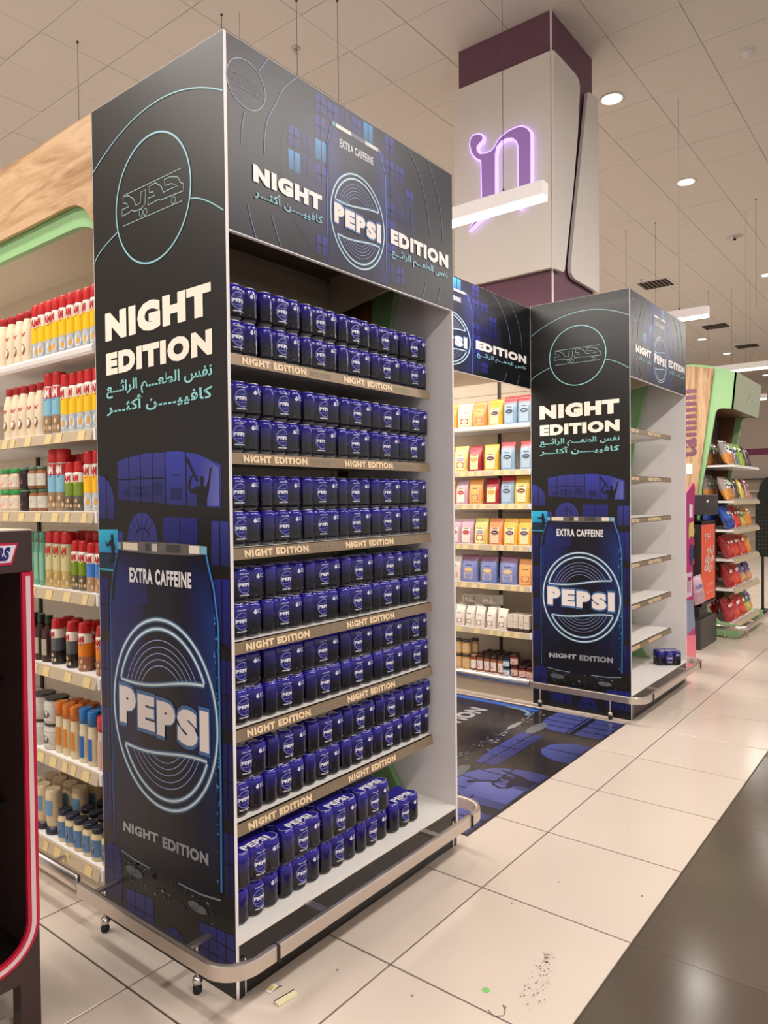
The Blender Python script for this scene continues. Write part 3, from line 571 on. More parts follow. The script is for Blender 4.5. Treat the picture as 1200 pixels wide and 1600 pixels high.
# ------------------------------------------------------------------ the end display units
ART_SIDE = side_art()
LV = [2.037, 1.715, 1.402, 1.093, .806, .496]
LV2 = [2.06, 1.71, 1.40, 1.07, .765, .462]
def shelf_print(x0, x1, y, z):
    out = []
    for k in (0, 1):
        A = Art(); out.append(A); a = x0 + [.13, .635][k]; A.text('NIGHT EDITION', a, z - .033, a + .30, z - .0085, (240, 212, 174), 3, .065, 1.16)
        for r in (0, 1):
            A.line([(a + .32, z - .015 - r * .010), (a + .44, z - .015 - r * .010)], .0012, (158, 148, 128), 3)
            A.text('.'.join(['\uFE8E\uFED3'] * 4), a + .325, z - .019 - r * .010, a + .435, z - .010 - r * .010, (160, 150, 130), 3, 0, 1)
    return out
def unit(x0, W, labs, H=2.99, hb=2.387, levels=LV):
    D = .7474
    t = thing('end_display', labs['unit'], 'display stand', (x0, 0, 0))
    bl = MB().box(x0, 0, 0, x0 + .012, D, H).build('printed_side_panel', WHITE, t)
    A0 = Art().rect(0.0025, .002, D, H - .001, (24, 22, 21), -1)
    A0.emit(lambda u, v: (x0, D - u, v), 'black_print_sheet', INK, bl, nrm=(-1, 0, 0))
    ART_SIDE.emit(lambda u, v: (x0, D - u, v), 'printed_artwork', INK, bl, nrm=(-1, 0, 0))
    MB().box(x0 + W - .012, 0, 0, x0 + W, D, hb + .01).build('side_panel', WHITE, t)
    MB().box(x0 + W - .012, .014, hb + .01, x0 + W, D, H).build('upper_side_panel', WHITE, t)
    hd = MB().box(x0 + .012, 0, hb, x0 + W, .014, H).build('header_board', WHITE, t)
    Art().rect(.012, .0035, W - .001, H - hb - .001, (26, 26, 36), -1).emit(lambda u, v: (x0 + u, 0, hb + v), 'header_print_sheet', INK, hd, nrm=(0, -1, 0))
    header_art(W).emit(lambda u, v: (x0 + u, 0, hb + v), 'header_artwork', INK, hd, nrm=(0, -1, 0))
    a, b = x0 + .012, x0 + W - .012
    MB().box(a, .002, .165, b, .56, .18).build('bottom_deck', SHELFW, t)
    MB().box(a, 0.004, 0, b, .02, .165).build('plinth_front', BLACKB, t)
    MB().box(a, -.001, 0, a + .022, .004, .125).box(b - .022, -.001, 0, b, .004, .125).build('plinth_end_strip', BLACKB, t)
    for x in (a + .0225, b - .0265): MB().box(x, -.0015, 0, x + .004, .004, .115).build('edge_trim', WHITE, t)
    # back of slotted steel panels
    for k in range(7): MB().box(a, .56, .18 + k * .34, x0 + 1.108, .572, .18 + (k + 1) * .34 - .004).build('back_panel', CREAM, t)
    for x in (x0 + .10, x0 + 1.09):
        mb = MB().box(x - .015, .545, .18, x + .015, .56, 2.5); mb.build('upright', CREAM, t)
    # green end frame and wooden backing of the shelving behind
    G = [(.246, .165), (.30, .20), (.36, .30), (.42, .48), (.455, .75), (.47, 1.2), (.455, 1.6), (.388, 2.04), (.298, 2.485), (.27, 2.55), (.10, 2.56), (.09, 2.93), (.7, 2.95), (.7, .165)]
    MB().prism(G, 0, x0 + 1.232, x0 + 1.262).build('green_end_frame', GREEN, t)
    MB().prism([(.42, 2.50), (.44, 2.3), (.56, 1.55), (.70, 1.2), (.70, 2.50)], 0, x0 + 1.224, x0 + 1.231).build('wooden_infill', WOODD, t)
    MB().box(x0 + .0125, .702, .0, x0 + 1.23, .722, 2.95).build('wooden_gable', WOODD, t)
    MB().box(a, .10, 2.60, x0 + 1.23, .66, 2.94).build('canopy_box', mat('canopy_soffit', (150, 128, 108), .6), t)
    MB().prism([(.12, 2.50), (.54, 2.42), (.555, 2.44), (.555, 2.60), (.12, 2.60)], 0, x0 + 1.08, x0 + 1.10).build('canopy_bracket', CREAM, t)
    MB().box(a, .60, 2.30, x0 + 1.10, .63, 2.6).build('upper_back_panel', CREAM, t)
    for k, z in enumerate(levels):
        xe = x0 + 1.212
        s = MB().box(a + .004, .094, z - .022, xe, .545, z).box(a + .004, .094, z - .03, xe, .10, z).build('shelf', SHELFW, t)
        st = MB().prism([(.083, z - .0395), (.0935, z - .0395), (.0935, z - .002), (.088, z - .002)], 0, a + .004, xe).build('label_strip', TAUPE, s)
        for q in (a + .03, xe - .03): MB().prism([(.11, z - .022), (.545, z - .022), (.545, z - .085), (.45, z - .06)], 0, q, q + .003).build('shelf_bracket', SHELFW, s)
        for A_ in shelf_print(x0, xe, .088, z): A_.emit(lambda u, v: (x0 + u if False else u, .0885 - .0045 * (z - v) / .037 - .0004, v), 'strip_lettering', INK, s, nrm=(0, -1, 0))
    return t
def rail(x0, W, t):
    xl, xr, yf, r = x0 - .125, x0 + W + .045, -.125, .105
    path = [(xl, .70), (xl, .35)]
    path += [(xl + r - r * cos(radians(a)), yf + r - r * sin(radians(a))) for a in range(0, 91, 5)]
    path += [(xr - r + r * sin(radians(a)), yf + r - r * cos(radians(a))) for a in range(0, 91, 5)]
    path += [(xr, .35), (xr, .70)]
    sec = [(.010, 0), (.013, .003), (.013, .043), (.010, .049), (.002, .051), (-.008, .050), (-.010, .046), (-.010, .004)]
    rb = MB().sweep([(x, y, .15) for x, y in path], [(-o, u) for o, u in sec], sm=False).build('bumper_rail', CHROME, t); t = rb
    for x in (x0 + .05, x0 + W - .10): MB().box(x, yf - .0155, .149, x + .006, yf + .012, .201).build('joint', DARKM, t)
    for x in (x0 + .3, x0 + W - .3): MB().box(x, yf + .008, .160, x + .03, -.0005, .172).build('wall_bracket', CHROME, t)
    for y in (.663, .129):
        xx = x0 - .05
        MB().box(xx - .07, y - .01, .155, x0 - .0005, y + .01, .165).tube((xx, y, .05), (xx, y, .157), .006).build('foot_post', CHROME, t)
        MB().lathe([(.003, .052), (.014, .05), (.017, .038), (.013, .028), (.004, .026)], xx, y, n=14).build('caster_cap', CHROME, t)
        MB().lathe([(.010, .0), (.015, .006), (.015, .020), (.009, .027)], xx, y, n=14).build('caster_foot', RUBBER, t)
    return t
W1 = 1.279; X2 = 3.5153; W2 = 1.335
U1 = unit(0, W1, dict(unit='near black end display with glowing can print, fully stocked with blue packs'))
U2 = unit(X2, W2, dict(unit='far black end display with glowing can print and nearly empty white shelves'), levels=LV2)
rail(0, W1, U1)
rail(X2, W2, U2)
# arch header between the two displays
aw = X2 - W1
t = thing('aisle_header', 'black printed header board bridging the aisle between both displays', 'sign', (W1 + aw / 2, .7474, 2.37))
hb = MB().box(W1 + .002, .7478, 2.372, X2 - .002, .7614, 2.975).build('header_board', WHITE, t)
Art().rect(0, .0035, aw, .602, (12, 12, 16), -1).emit(lambda u, v: (W1 + u, .7474, 2.372 + v), 'header_print_sheet', INK, hb, nrm=(0, -1, 0))
header_art(aw).emit(lambda u, v: (W1 + u, .7474, 2.372 + v), 'header_artwork', INK, hb, nrm=(0, -1, 0))
# ------------------------------------------------------------------ floor graphic
t = thing('floor_graphic', 'blue and black printed floor sheet of a can and lit windows between displays', 'floor sticker', (2.39, 1.2, 0))
MB().box(1.367, .003, .0002, 3.413, 3.6, .0012).build('vinyl_sheet', mat('vinyl_black', (44, 40, 38), .18), t)
A = Art(); s_ = 2.78
fm = lambda u, v: (1.425 + u * s_, -.186 + v * s_)
VB = (70, 76, 134)
can_art(A, fm, top=1.2, drops=False)
A.text('NIGHT', *fm(.137, .40), *fm(.35, .45), (178, 178, 180), 9, .05, 1.08); A.text('EDITION', *fm(.375, .40), *fm(.622, .45), (170, 170, 172), 9, .05, 1.08)
A.line([(3.345, .62), (3.352, 1.0), (3.35, 3.4)], .045, (40, 104, 190), 7, (22, 50, 130)); A.line([(3.2, .64), (3.27, .66), (3.31, .73), (3.32, .86)], .035, (110, 140, 170), 7)
A.poly([(2.95 + .10 * cos(a * .5), .60 + .022 * sin(a * .5)) for a in range(13)], (150, 150, 148), 6)
for k in range(120):
    u, v, q = rnd.uniform(2.1, 3.3), .62 - abs(rnd.gauss(0, .06)), .002 + rnd.random() ** 2 * .010; A.poly([(u + q * 1.6 * cos(a * .7), v + q * sin(a * .7)) for a in range(9)], rnd.choice([(100, 104, 110), (70, 76, 90), (48, 60, 96), (150, 152, 154)]), 8)
window(A, [(3.04, .02), (3.41, .005), (3.41, .50), (3.30, .47), (3.06, .46)] if False else [(3.0, .02), (3.41, .01), (3.41, .49), (3.22, .50), (3.08, .47), (3.0, .38)], 3, 1, VB, 1, .005); A.rect(3.0, .20, 3.41, .235, (30, 27, 34), 3)
window(A, arch(2.49, 2.84, .012, .25), 1, 0, VB, 1, .005); window(A, [(2.22, .33), (2.40, .33), (2.86, .34), (2.84, .50), (2.40, .49), (2.2, .46)], 3, 1, (56, 62, 126), 1, .004)
window(A, arch(1.70, 2.25, .02, .42), 3, 1, VB, 1, .005); window(A, [(1.68, .62), (2.04, .62), (2.04, .80), (1.68, .80)], 2, 1, VB, 1, .005)
A.items.append(([(1.78, .03), (1.98, .03), (1.98, .30), (1.78, .30)], [(0, 1, 2, 3)], [(74, 80, 144), (88, 94, 158), (104, 110, 170), (74, 80, 144)], 3))
person_shape(A, 2.08, .03, .17, (24, 24, 50), 4); window(A, [(1.38, .02), (1.62, .02), (1.62, .2), (1.38, .2)], 2, 1, VB, 1, .005)
FV = mat('vinyl_print', rough=.2, attr=True, spec=.5)
A.items = [(P, f, c, l) for P, f, c, l in A.items if max(p[1] for p in P) < 3.7]
A.emit(lambda u, v: (u, v, .0012), 'printed_artwork', FV, t, nrm=(0, 0, 1), step=.00012)
# ------------------------------------------------------------------ six packs
FILM = mat('shrink_film_print', rough=.2, attr=True, spec=.45, coat=.25, noise=(55, 0, .10))
CANM = mat('can_print', rough=.28, attr=True, metal=.35)
def make_pack():
    t = thing('drink_six_pack', 'dark blue shrink-wrapped six-pack of cans', 'drink pack', group=None)
    prof = [(.022, 0), (.026, .003), (.0325, .010), (.0325, .100), (.027, .112), (.0255, .116), (.0265, .118), (.022, .1175)]
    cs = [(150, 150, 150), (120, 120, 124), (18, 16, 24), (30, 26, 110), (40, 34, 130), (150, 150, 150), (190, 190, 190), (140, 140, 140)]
    me = None
    for x in (-.066, 0, .066):
        for y in (-.033, .033):
            if me is None:
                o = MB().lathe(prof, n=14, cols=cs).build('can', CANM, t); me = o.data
            else: o = bpy.data.objects.new('can', me); COL.objects.link(o); o.parent = t
            o.location = (x, y, 0)
    arcs = [((-.066, -.033), 116, 334), ((0, -.033), 206, 334), ((.066, -.033), 206, 424), ((.066, .033), -64, 154), ((0, .033), 26, 154), ((-.066, .033), 26, 244)]
    pts = []
    for (cx, cy), a0, a1 in arcs:
        n = max(8, int((a1 - a0) / 13))
        for i in range(n + 1): pts.append((cx, cy, radians(a0 + (a1 - a0) * i / n)))
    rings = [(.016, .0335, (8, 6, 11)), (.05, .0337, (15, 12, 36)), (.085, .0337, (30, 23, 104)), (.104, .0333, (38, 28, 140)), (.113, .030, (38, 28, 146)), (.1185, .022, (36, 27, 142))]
    mb = MB(); vs = []; cc = []; n = len(pts)
    for k, (z, r, c) in enumerate(rings):
        for i, (cx, cy, a) in enumerate(pts):
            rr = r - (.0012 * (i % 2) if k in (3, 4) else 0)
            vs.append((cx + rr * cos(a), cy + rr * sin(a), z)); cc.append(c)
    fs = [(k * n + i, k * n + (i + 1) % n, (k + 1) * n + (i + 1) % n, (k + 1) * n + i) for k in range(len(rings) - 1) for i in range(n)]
    fs.append(tuple((len(rings) - 1) * n + i for i in range(n)))
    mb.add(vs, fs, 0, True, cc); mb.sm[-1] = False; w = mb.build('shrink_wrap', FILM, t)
    # print: ring emblem and words on the centre can, count on the right can, word on top
    A = Art(); R = .0345; LB = (128, 134, 214); L2 = (206, 206, 236)
    A.items.append(([(-.027 + .0054 * i, .061 + sg_ * sqrt(max(0, .0275 ** 2 - (-.027 + .0054 * i) ** 2))) for sg_ in (-1, 1) for i in range(11)], [(i, i + 1, i + 12, i + 11) for i in range(10)], (33, 27, 104), 1))
    A.arc(0, .061, .028, .0285, 0, 360, .0029, LB, 2, 30)
    A.line([(-.026 + .0052 * i, .0745 + .0016 * sin(i * .7 + 2.4)) for i in range(11)], .0014, LB, 2); A.line([(-.026 + .0052 * i, .0475 + .0016 * sin(i * .7 + 2.4)) for i in range(11)], .0014, LB, 2)
    A.text('PEPSI', -.025, .0545, .025, .0675, (240, 238, 250), 3, .05, 1.12); A.text('EXTRA CAFFEINE', -.020, .0955, .020, .0998, L2, 2, .04, 1); A.text('NIGHT EDITION', -.022, .0235, .022, .0285, (226, 224, 240), 2, .05, 1)
    fr = lambda u, v: (R * sin(u / R), -.033 - R * cos(u / R), v)
    A.emit(fr, 'emblem_print', INK, w, nrm=(0, -1, 0), step=.0001)
    B = Art(); B.text('6', -.016, .078, -.004, .0945, (226, 226, 244), 2, .08, 1); B.text('E', -.001, .081, .007, .0935, L2, 2, .0, 1); B.rect(.010, .080, .0112, .094, L2); B.rect(.010, .0928, .019, .094, L2); B.rect(.010, .080, .019, .0812, L2)
    B.rect(-.018, .022, .018, .0232, (150, 150, 170))
    B.emit(lambda u, v: (.066 + R * sin(u / R), -.033 - R * cos(u / R), v), 'count_print', INK, w, nrm=(0, -1, 0), step=.0001)
    Cc = Art(); Cc.text('PEPSI', -.060, -.052, .056, -.020, (240, 238, 246), 2, .05, 1.12)
    Cc.emit(lambda u, v: (u, v, .1188), 'top_lettering', INK, w, nrm=(0, 0, 1), step=.0002)
    Sd = Art(); Sd.arc(0, .062, .030, .040, 0, 360, .003, (120, 132, 150), 2, 24); Sd.poly([(.028 * cos(a * .5), .062 + .037 * sin(a * .5)) for a in range(13)], (30, 34, 44), 1)
    for r in (.6, .45, .3): Sd.arc(0, .062, .030 * r, .040 * r, 0, 360, .0012, (90, 100, 120), 2, 18)
    Sd.text('PEPSI', -.02, .056, .02, .068, (200, 204, 214), 3, .06, 1.1)
    Sd.emit(lambda u, v: (-.0997, -u, v), 'end_print', INK, w, nrm=(-1, 0, 0), step=.0002)
    return t
PP = Proto(make_pack)
SH = ['top', 'second', 'third', 'fourth', 'fifth', 'sixth']
rnd = random.Random(21)
for k, z in enumerate(LV):
    for layer in (0, 1):
        for i in range(6):
            x = .144 + .2003 * i + rnd.uniform(-.0006, .0006) + (.010 if layer and k != 0 else -.003) * (1 if k % 2 else -.4); y = .178 + rnd.uniform(-.003, .004)
            x = max(x, .1175)
            PP.put((x, y, z + .0003 + layer * .1205), radians(rnd.uniform(-.4, .4)), 'blue six-pack, %s from left, %s layer, %s shelf of near display' % (ORD[i], 'upper' if layer else 'lower', SH[k]), 'blue six-packs stacked on the near display')
for i, x in enumerate((.150, .352, .552, .752, .965)):
    PP.put((x, .118 + rnd.uniform(-.003, .003), .1803), radians(rnd.uniform(-1.5, 1.5)), 'blue six-pack, %s from left in lower row on bottom deck' % ORD[i], 'blue six-packs stacked on the near display')
for i, x in enumerate((.148, .352, .552, .752)):
    PP.put((x, .108 + rnd.uniform(-.003, .003), .3008), radians(rnd.uniform(-1.5, 1.5)), 'blue six-pack, %s from left in upper row on bottom deck' % ORD[i], 'blue six-packs stacked on the near display')
PP.put((X2 + 1.10, .09, .1803), radians(-52), 'single blue six-pack left alone on the empty bottom deck of far display')

# ------------------------------------------------------------------ aisle shelving runs
STRIPM = mat('price_rail', (190, 172, 144), .4); TICKET = mat('price_ticket', (222, 198, 142), .6)
def gondola(x0, levels, lab, y0=.752, y1=2.9, canopy=True, seed=1, dp=.50):
    rnd = random.Random(seed)
    t = thing('aisle_shelving', lab, 'shelf unit', (x0 + .3, (y0 + y1) / 2, 0))
    for k in range(8): MB().box(x0 + dp, y0, .12 + k * .33, x0 + dp + .012, y1, .12 + (k + 1) * .33 - .003).build('back_panel', CREAM, t)
    MB().box(x0 + .03, y0, 0, x0 + dp, y1, .14).build('base_plinth', mat('plinth_beige', (206, 190, 166), .5), t)
    for y in (1.24, 2.2): MB().box(x0 + dp - .012, y - .012, .12, x0 + dp, y + .012, 2.6).build('upright', DARKM, t)
    for n, z in enumerate(levels):
        d0 = 0 if n < len(levels) - 1 else -.0
        s = MB().box(x0 + .004, y0, z - .028, x0 + dp - .014, y1, z).build('shelf', SHELFW, t)
        if n == 0:
            MB().prism([(x0 - .010, z - .026), (x0 - .012, z - .010), (x0 - .006, z), (x0 + .004, z), (x0 + .004, z - .034), (x0 - .004, z - .036)], 1, y0, y1).build('front_edge', SHELFW, s); continue
        MB().prism([(x0 - .014, z - .044), (x0 + .003, z - .044), (x0 + .003, z - .003), (x0 - .004, z - .003)], 1, y0 + .016, y1).build('price_strip', STRIPM, s)
        MB().box(x0 - .004, y0, z - .044, x0 + .003, y0 + .0155, z - .001).build('end_clip', WHITE, s)
        y = y0 + .05 + rnd.random() * .05
        while y < 1.7:
            w = .05 if rnd.random() < .8 else .035
            MB().add([(x0 - .0150, y, z - .043), (x0 - .0150, y + w, z - .043), (x0 - .0068, y + w, z - .006), (x0 - .0068, y, z - .006)], [(0, 1, 2, 3)]).build('price_ticket', TICKET, s)
            y += w + rnd.choice((.03, .05, .09, .12))
    if canopy:
        F = [(y0, 2.99), (y1, 2.99), (y1, 2.692), (.93, 2.692), (.87, 2.685), (.82, 2.662), (.78, 2.625), (y0, 2.59)]
        MB().prism(F, 0, x0 + .001, x0 + .018).build('wooden_fascia', WOODH, t)
        F = [(y0, 2.98), (y1, 2.98), (y1, 2.615), (.92, 2.615), (.86, 2.608), (.80, 2.588), (y0, 2.555)]
        MB().prism(F, 0, x0 + .024, x0 + .05).build('green_trim', GREEN, t)
    MB().box(x0 + .052, y0, 2.70, x0 + dp, y1, 2.95).build('canopy_box', CREAM, t)
    # straight bumper rail of this run
    xr = x0 - .10
    MB().sweep([(xr, y0 + (.0 if x0 < 1 else -.03), .15), (xr, y1, .15)], [(-.012, 0), (-.014, .025), (-.012, .05), (.004, .05), (.008, .04), (.008, .01), (.004, 0)]).build('bumper_rail', CHROME, t)
    for y in (1.0, 2.0): MB().box(xr + .008, y, .152, x0 + .029, y + .02, .160).build('rail_bracket', CHROME, t)
    return t
LL = [2.145, 1.833, 1.522, 1.212, .897, .536, .174]
RL = [2.125, 1.775, 1.512, 1.192, .885, .525, .172]
gondola(0, LL, 'grocery shelving run under a pale wooden fascia with green trim at left', y1=2.7, seed=4)
gondola(X2, RL, 'grocery shelving run of flour pouches and jars beneath the aisle header', y1=2.4, canopy=False, seed=9, dp=.41)

# ---- product makers
GLOSS = mat('gloss_print', rough=.3, attr=True, spec=.5)
def cyl_text(A_, s, r, a0, z0, z1, w, col, layer=2, off=.05):
    vs, fs = text2d(s, off, 1.05)
    A_.items.append(([(a0 + (u - .5) * w / r, z0 + v * (z1 - z0)) for u, v in vs], fs, col, layer))
def cyl_emit(A_, r, name, parent): return A_.emit(lambda a, z: ((r + .0006) * cos(a), (r + .0006) * sin(a), z), name, INK, parent, nrm=(0, 0, 0))
def spray(name, lab, r, h, body, cap=(206, 34, 36), patch=(244, 236, 222), foot=None, word=True, wordcol=(196, 40, 44), egg=False, band=None):
    def make():
        t = thing(name, lab, 'spray can'); hc = h * .78; ft = foot or body; hb_ = h * .3
        prof = [(r * .9, 0), (r, .004), (r, hb_), (r, hb_ + .001), (r, hc * .74), (r, hc * .74 + .001), (r, hc * .95), (r * .9, hc)]
        cs = [(170, 165, 160), ft, ft, body, body, patch, patch, (190, 186, 180)]
        b = MB().lathe(prof, n=18, cols=cs).build('body', GLOSS, t)
        MB().lathe([(r * .86, hc), (r * .9, hc + .004), (r * .88, h - .008), (r * .80, h - .002), (r * .5, h)], n=18).build('cap', mat('cap_%d_%d_%d' % cap, cap, .35), t)
        A = Art()
        if word: cyl_text(A, 'PAM', r, pi + .0, hc * .76, hc * .94, r * 1.5, wordcol); A.poly([(pi + a, hc * .72 + z) for a, z in ((-.6, .004), (.55, .008), (.3, -.004), (.1, -.003), (-.55, -.002))], band or wordcol, 2)
        if foot:   # picture near the foot
            A.poly([(pi + .45 + .95 * cos(a * .42), hb_ * .55 + hb_ * .50 * sin(a * .42)) for a in range(15)], tuple(int(c * .86) for c in foot), 2)
            if egg: A.poly([(pi + .45 + .62 * cos(a * .42), hb_ * .55 + hb_ * .34 * sin(a * .42)) for a in range(15)], (232, 232, 230), 3); A.poly([(pi + .55 + .26 * cos(a * .5), hb_ * .5 + hb_ * .16 * sin(a * .5)) for a in range(13)], (240, 170, 60), 4)
            else:
                for q in range(5): A.poly([(pi - .1 + (q % 3) * .45 + .2 * cos(a), hb_ * (.35 + .35 * (q // 3)) + hb_ * .14 * sin(a)) for a in range(6)], [(214, 186, 140), (196, 150, 96), (226, 210, 180), (180, 130, 90), (230, 200, 150)][q], 3)
        if A.items: cyl_emit(A, r, 'printed_label', b)
        return t
    return Proto(make)
def bottle(name, lab, r, h, body, cap, neck=.6, capr=.6, caph=.16, label=None, flat=1.0, capcol_rough=.4, cat='bottle', inv=False, pic=None, word=None):
    def make():
        t = thing(name, lab, cat); z1 = h * (1 - caph)
        prof = [(r * .93, 0), (r, .005), (r, z1 * .72), (r * .93, z1 * .84), (r * neck, z1 * .97), (r * neck, z1)]
        if inv: prof = [(r * .75, h * caph), (r * .82, h * .24), (r, h * .5), (r * .92, h * .92), (r * .80, h), ]
        cols = [body] * len(prof)
        b = MB().lathe(prof, n=18, cols=cols, sy=1, sx=flat).build('body', GLOSS, t)
        cm = mat('cap_%d_%d_%d' % cap, cap, .35)
        if inv: MB().lathe([(r * .95, 0), (r * .95, h * .05), (r * .8, h * caph)], n=18, sx=flat).build('cap', cm, t)
        else: MB().lathe([(r * capr, z1), (r * capr, h - .004), (r * capr * .93, h)], n=18, sx=flat).build('cap', cm, t)
        A = Art()
        if label: c, a0, a1 = label; A.poly([(pi - .75 + 1.5 * i / 8, h * a0) for i in range(9)] + [(pi + .75 - 1.5 * i / 8, h * a1) for i in range(9)], c, 1)
        if pic: A.poly([(pi + .05 + .42 * cos(a * .5), h * .26 + h * .10 * sin(a * .5)) for a in range(13)], pic, 2); A.poly([(pi - .08 + .26 * cos(a * .5), h * .28 + h * .07 * sin(a * .5)) for a in range(13)], (250, 246, 236), 3)
        if word: cyl_text(A, word[0], r, pi, h * word[1], h * word[2], r * 1.1, word[3], 4, .03)
        if A.items: A.emit(lambda a, z: (flat * (r + .0008) * cos(a), (r + .0008) * sin(a), z), 'printed_label', INK, b, nrm=(0, 0, 0))
        return t
    return Proto(make)
def jar(name, lab, r, h, body, lid, label=(226, 206, 180), lidh=.14, square=False, cat='jar', pic=None):
    def make():
        t = thing(name, lab, cat); z1 = h * (1 - lidh)
        b = MB().lathe([(r * .92, 0), (r, .004), (r, z1 * .86), (r * .84, z1 * .96), (r * .84, z1)], n=16, cols=[body] * 5).build('glass_body', GLOSS, t)
        MB().lathe([(r * .9, z1), (r * .92, z1 + .003), (r * .92, h - .002), (r * .86, h)], n=16).build('lid', mat('lid_%d_%d_%d' % lid, lid, .35), t)
        A = Art(); A.poly([(pi - 1.15 + 2.3 * i / 10, z1 * .16) for i in range(11)] + [(pi + 1.15 - 2.3 * i / 10, z1 * .78) for i in range(11)], label, 1)
        if pic: A.poly([(pi - .1 + .4 * cos(a * .5), z1 * .42 + z1 * .17 * sin(a * .5)) for a in range(13)], pic, 2)
        for q in (.62, .56): A.line([(pi - .5, z1 * q), (pi + .5, z1 * q)], .0015, tuple(int(c * .5) for c in label), 2)
        cyl_emit(A, r, 'paper_label', b); return t
    return Proto(make)
RED = (206, 30, 34)
S_y = spray('cooking_spray', 'yellow cooking spray', .0265, .232, (246, 202, 20), foot=(196, 200, 204), egg=True)
S_egg = spray('cooking_spray', 'yellow cooking spray', .0265, .232, (250, 196, 24), foot=(206, 206, 204), egg=True)
S_blue = spray('cooking_spray', 'light blue cooking spray', .031, .252, (136, 190, 214), foot=(160, 134, 104), patch=(200, 52, 56), wordcol=(246, 240, 230), band=(30, 44, 92))
S_ol = spray('cooking_spray', 'olive green spray', .0265, .195, (124, 150, 34), foot=(110, 100, 84), band=(236, 200, 60))
S_cr = spray('cooking_spray', 'cream spray', .030, .228, (214, 202, 148), foot=(206, 180, 110), patch=(206, 196, 142), band=(90, 40, 34))
S_bl2 = spray('cooking_spray', 'blue spray', .0265, .190, (72, 136, 210), foot=(196, 160, 124), band=(40, 90, 190))
S_gr = spray('grill_spray', 'grey spray', .0265, .186, (92, 96, 98), foot=(40, 34, 34), band=(232, 150, 60))
S_or = spray('baking_spray', 'orange spray', .0265, .190, (232, 136, 34), foot=(170, 110, 84), band=(40, 80, 170))
B_co = bottle('coconut_milk_bottle', 'cream bottle', .034, .222, (240, 222, 192), (190, 36, 42), .72, .70, .15, pic=(140, 96, 62), word=('W', .50, .58, (200, 70, 80)))
B_teal = bottle('teal_bottle', 'teal bottle', .024, .222, (110, 166, 140), (96, 150, 126), .9, .9, .2, label=(124, 180, 154, ) and ((134, 186, 160), .1, .62))
B_dark = bottle('sauce_bottle', 'dark sauce bottle', .030, .19, (60, 28, 22), (26, 60, 40), .45, .5, .2, label=((180, 170, 150), .15, .5))
J_tub = jar('nut_butter_tub', 'tub with green lid', .045, .092, (214, 190, 160), (44, 150, 70), (228, 214, 196), .22, cat='tub', pic=(240, 140, 40))
J_nut = jar('spread_jar', 'squat jar', .033, .093, (150, 96, 62), (96, 128, 104), (214, 210, 196), .14, pic=(226, 200, 120))
J_dk = jar('spread_jar', 'squat dark jar', .033, .093, (44, 26, 24), (96, 128, 104), (40, 28, 30), .14, pic=(196, 90, 90))
C_can = jar('powder_canister', 'white printed canister', .052, .105, (206, 200, 190), (40, 40, 40), (214, 208, 198), .08, cat='canister', pic=(60, 56, 52))
B_or = bottle('oil_spray_bottle', 'cream bottle', .025, .208, (226, 208, 172), (226, 124, 34), .95, 1.0, .27, label=((214, 132, 36), .16, .52))
B_bl = bottle('oil_spray_bottle', 'cream bottle', .026, .212, (222, 208, 178), (32, 124, 196), .95, 1.0, .27, label=((36, 98, 170), .10, .50))
B_rd = bottle('oil_spray_bottle', 'cream bottle', .027, .205, (224, 200, 176), (222, 40, 36), .95, 1.0, .27, label=((214, 172, 156), .06, .55))
J_may = jar('mayonnaise_jar', 'mayonnaise jar', .030, .125, (222, 202, 158), (28, 32, 52), (96, 130, 170), .15, pic=(24, 30, 60))
B_sq = bottle('mayonnaise_squeeze_bottle', 'squeeze bottle', .040, .185, (218, 196, 158), (34, 40, 58), .9, .9, .16, label=((110, 150, 180), .45, .78), flat=.8, inv=True)
def row(P, x, ys, z, fmt, group, jit=.15, dx=.0, stack=None):
    out = []
    for i, y in enumerate(ys):
        lab = fmt.replace('@', ORD[i] if i < len(ORD) else 'last')
        P.put((x + random.uniform(-.003, .003) + dx * i, y, z + .0003), random.uniform(-jit, jit), lab, group)
GL = 'items on the left shelving run'
def ys(a, n, p): return [a + p * i for i in range(n)]
row(S_y, .040, ys(.795, 9, .0575), LL[0], 'yellow cooking spray, @ from the display board, top left shelf', 'yellow sprays on the top left shelf', .35)
row(B_co, .046, ys(1.335, 4, .074), LL[0], 'cream coconut milk bottle, @ after the yellow sprays, top left shelf', 'cream bottles on the top left shelf')
row(S_y, .040, ys(.790, 5, .058), LL[1], 'yellow cooking spray, @ from the display board on the second left shelf', 'yellow sprays on the second left shelf', .3)
row(S_blue, .044, ys(1.095, 2, .064), LL[1], 'tall light blue cooking spray, @ beyond the yellow ones on the second left shelf', 'light blue sprays on the second left shelf', .1)
row(B_co, .046, ys(1.235, 5, .070), LL[1], 'cream coconut milk bottle, @ beyond the blue sprays on the second left shelf', 'cream bottles on the second left shelf')
row(S_egg, .042, ys(.812, 2, .056), LL[2], 'yellow cooking spray with egg picture, @ from the board on the third left shelf', 'yellow sprays on the third left shelf', .1)
row(S_ol, .042, ys(.940, 2, .062), LL[2], 'short olive green cooking spray, @ from the board on the third left shelf', 'olive sprays on the third left shelf', .1)
row(S_blue, .046, ys(1.078, 2, .068), LL[2], 'tall light blue cooking spray, @ beyond the olive ones on the third left shelf', 'light blue sprays on the third left shelf', .1)
row(S_y, .110, ys(.96, 5, .058), LL[2], 'spray can in the dim second row, @ from board, third left shelf', 'back row sprays on the third left shelf', .2)
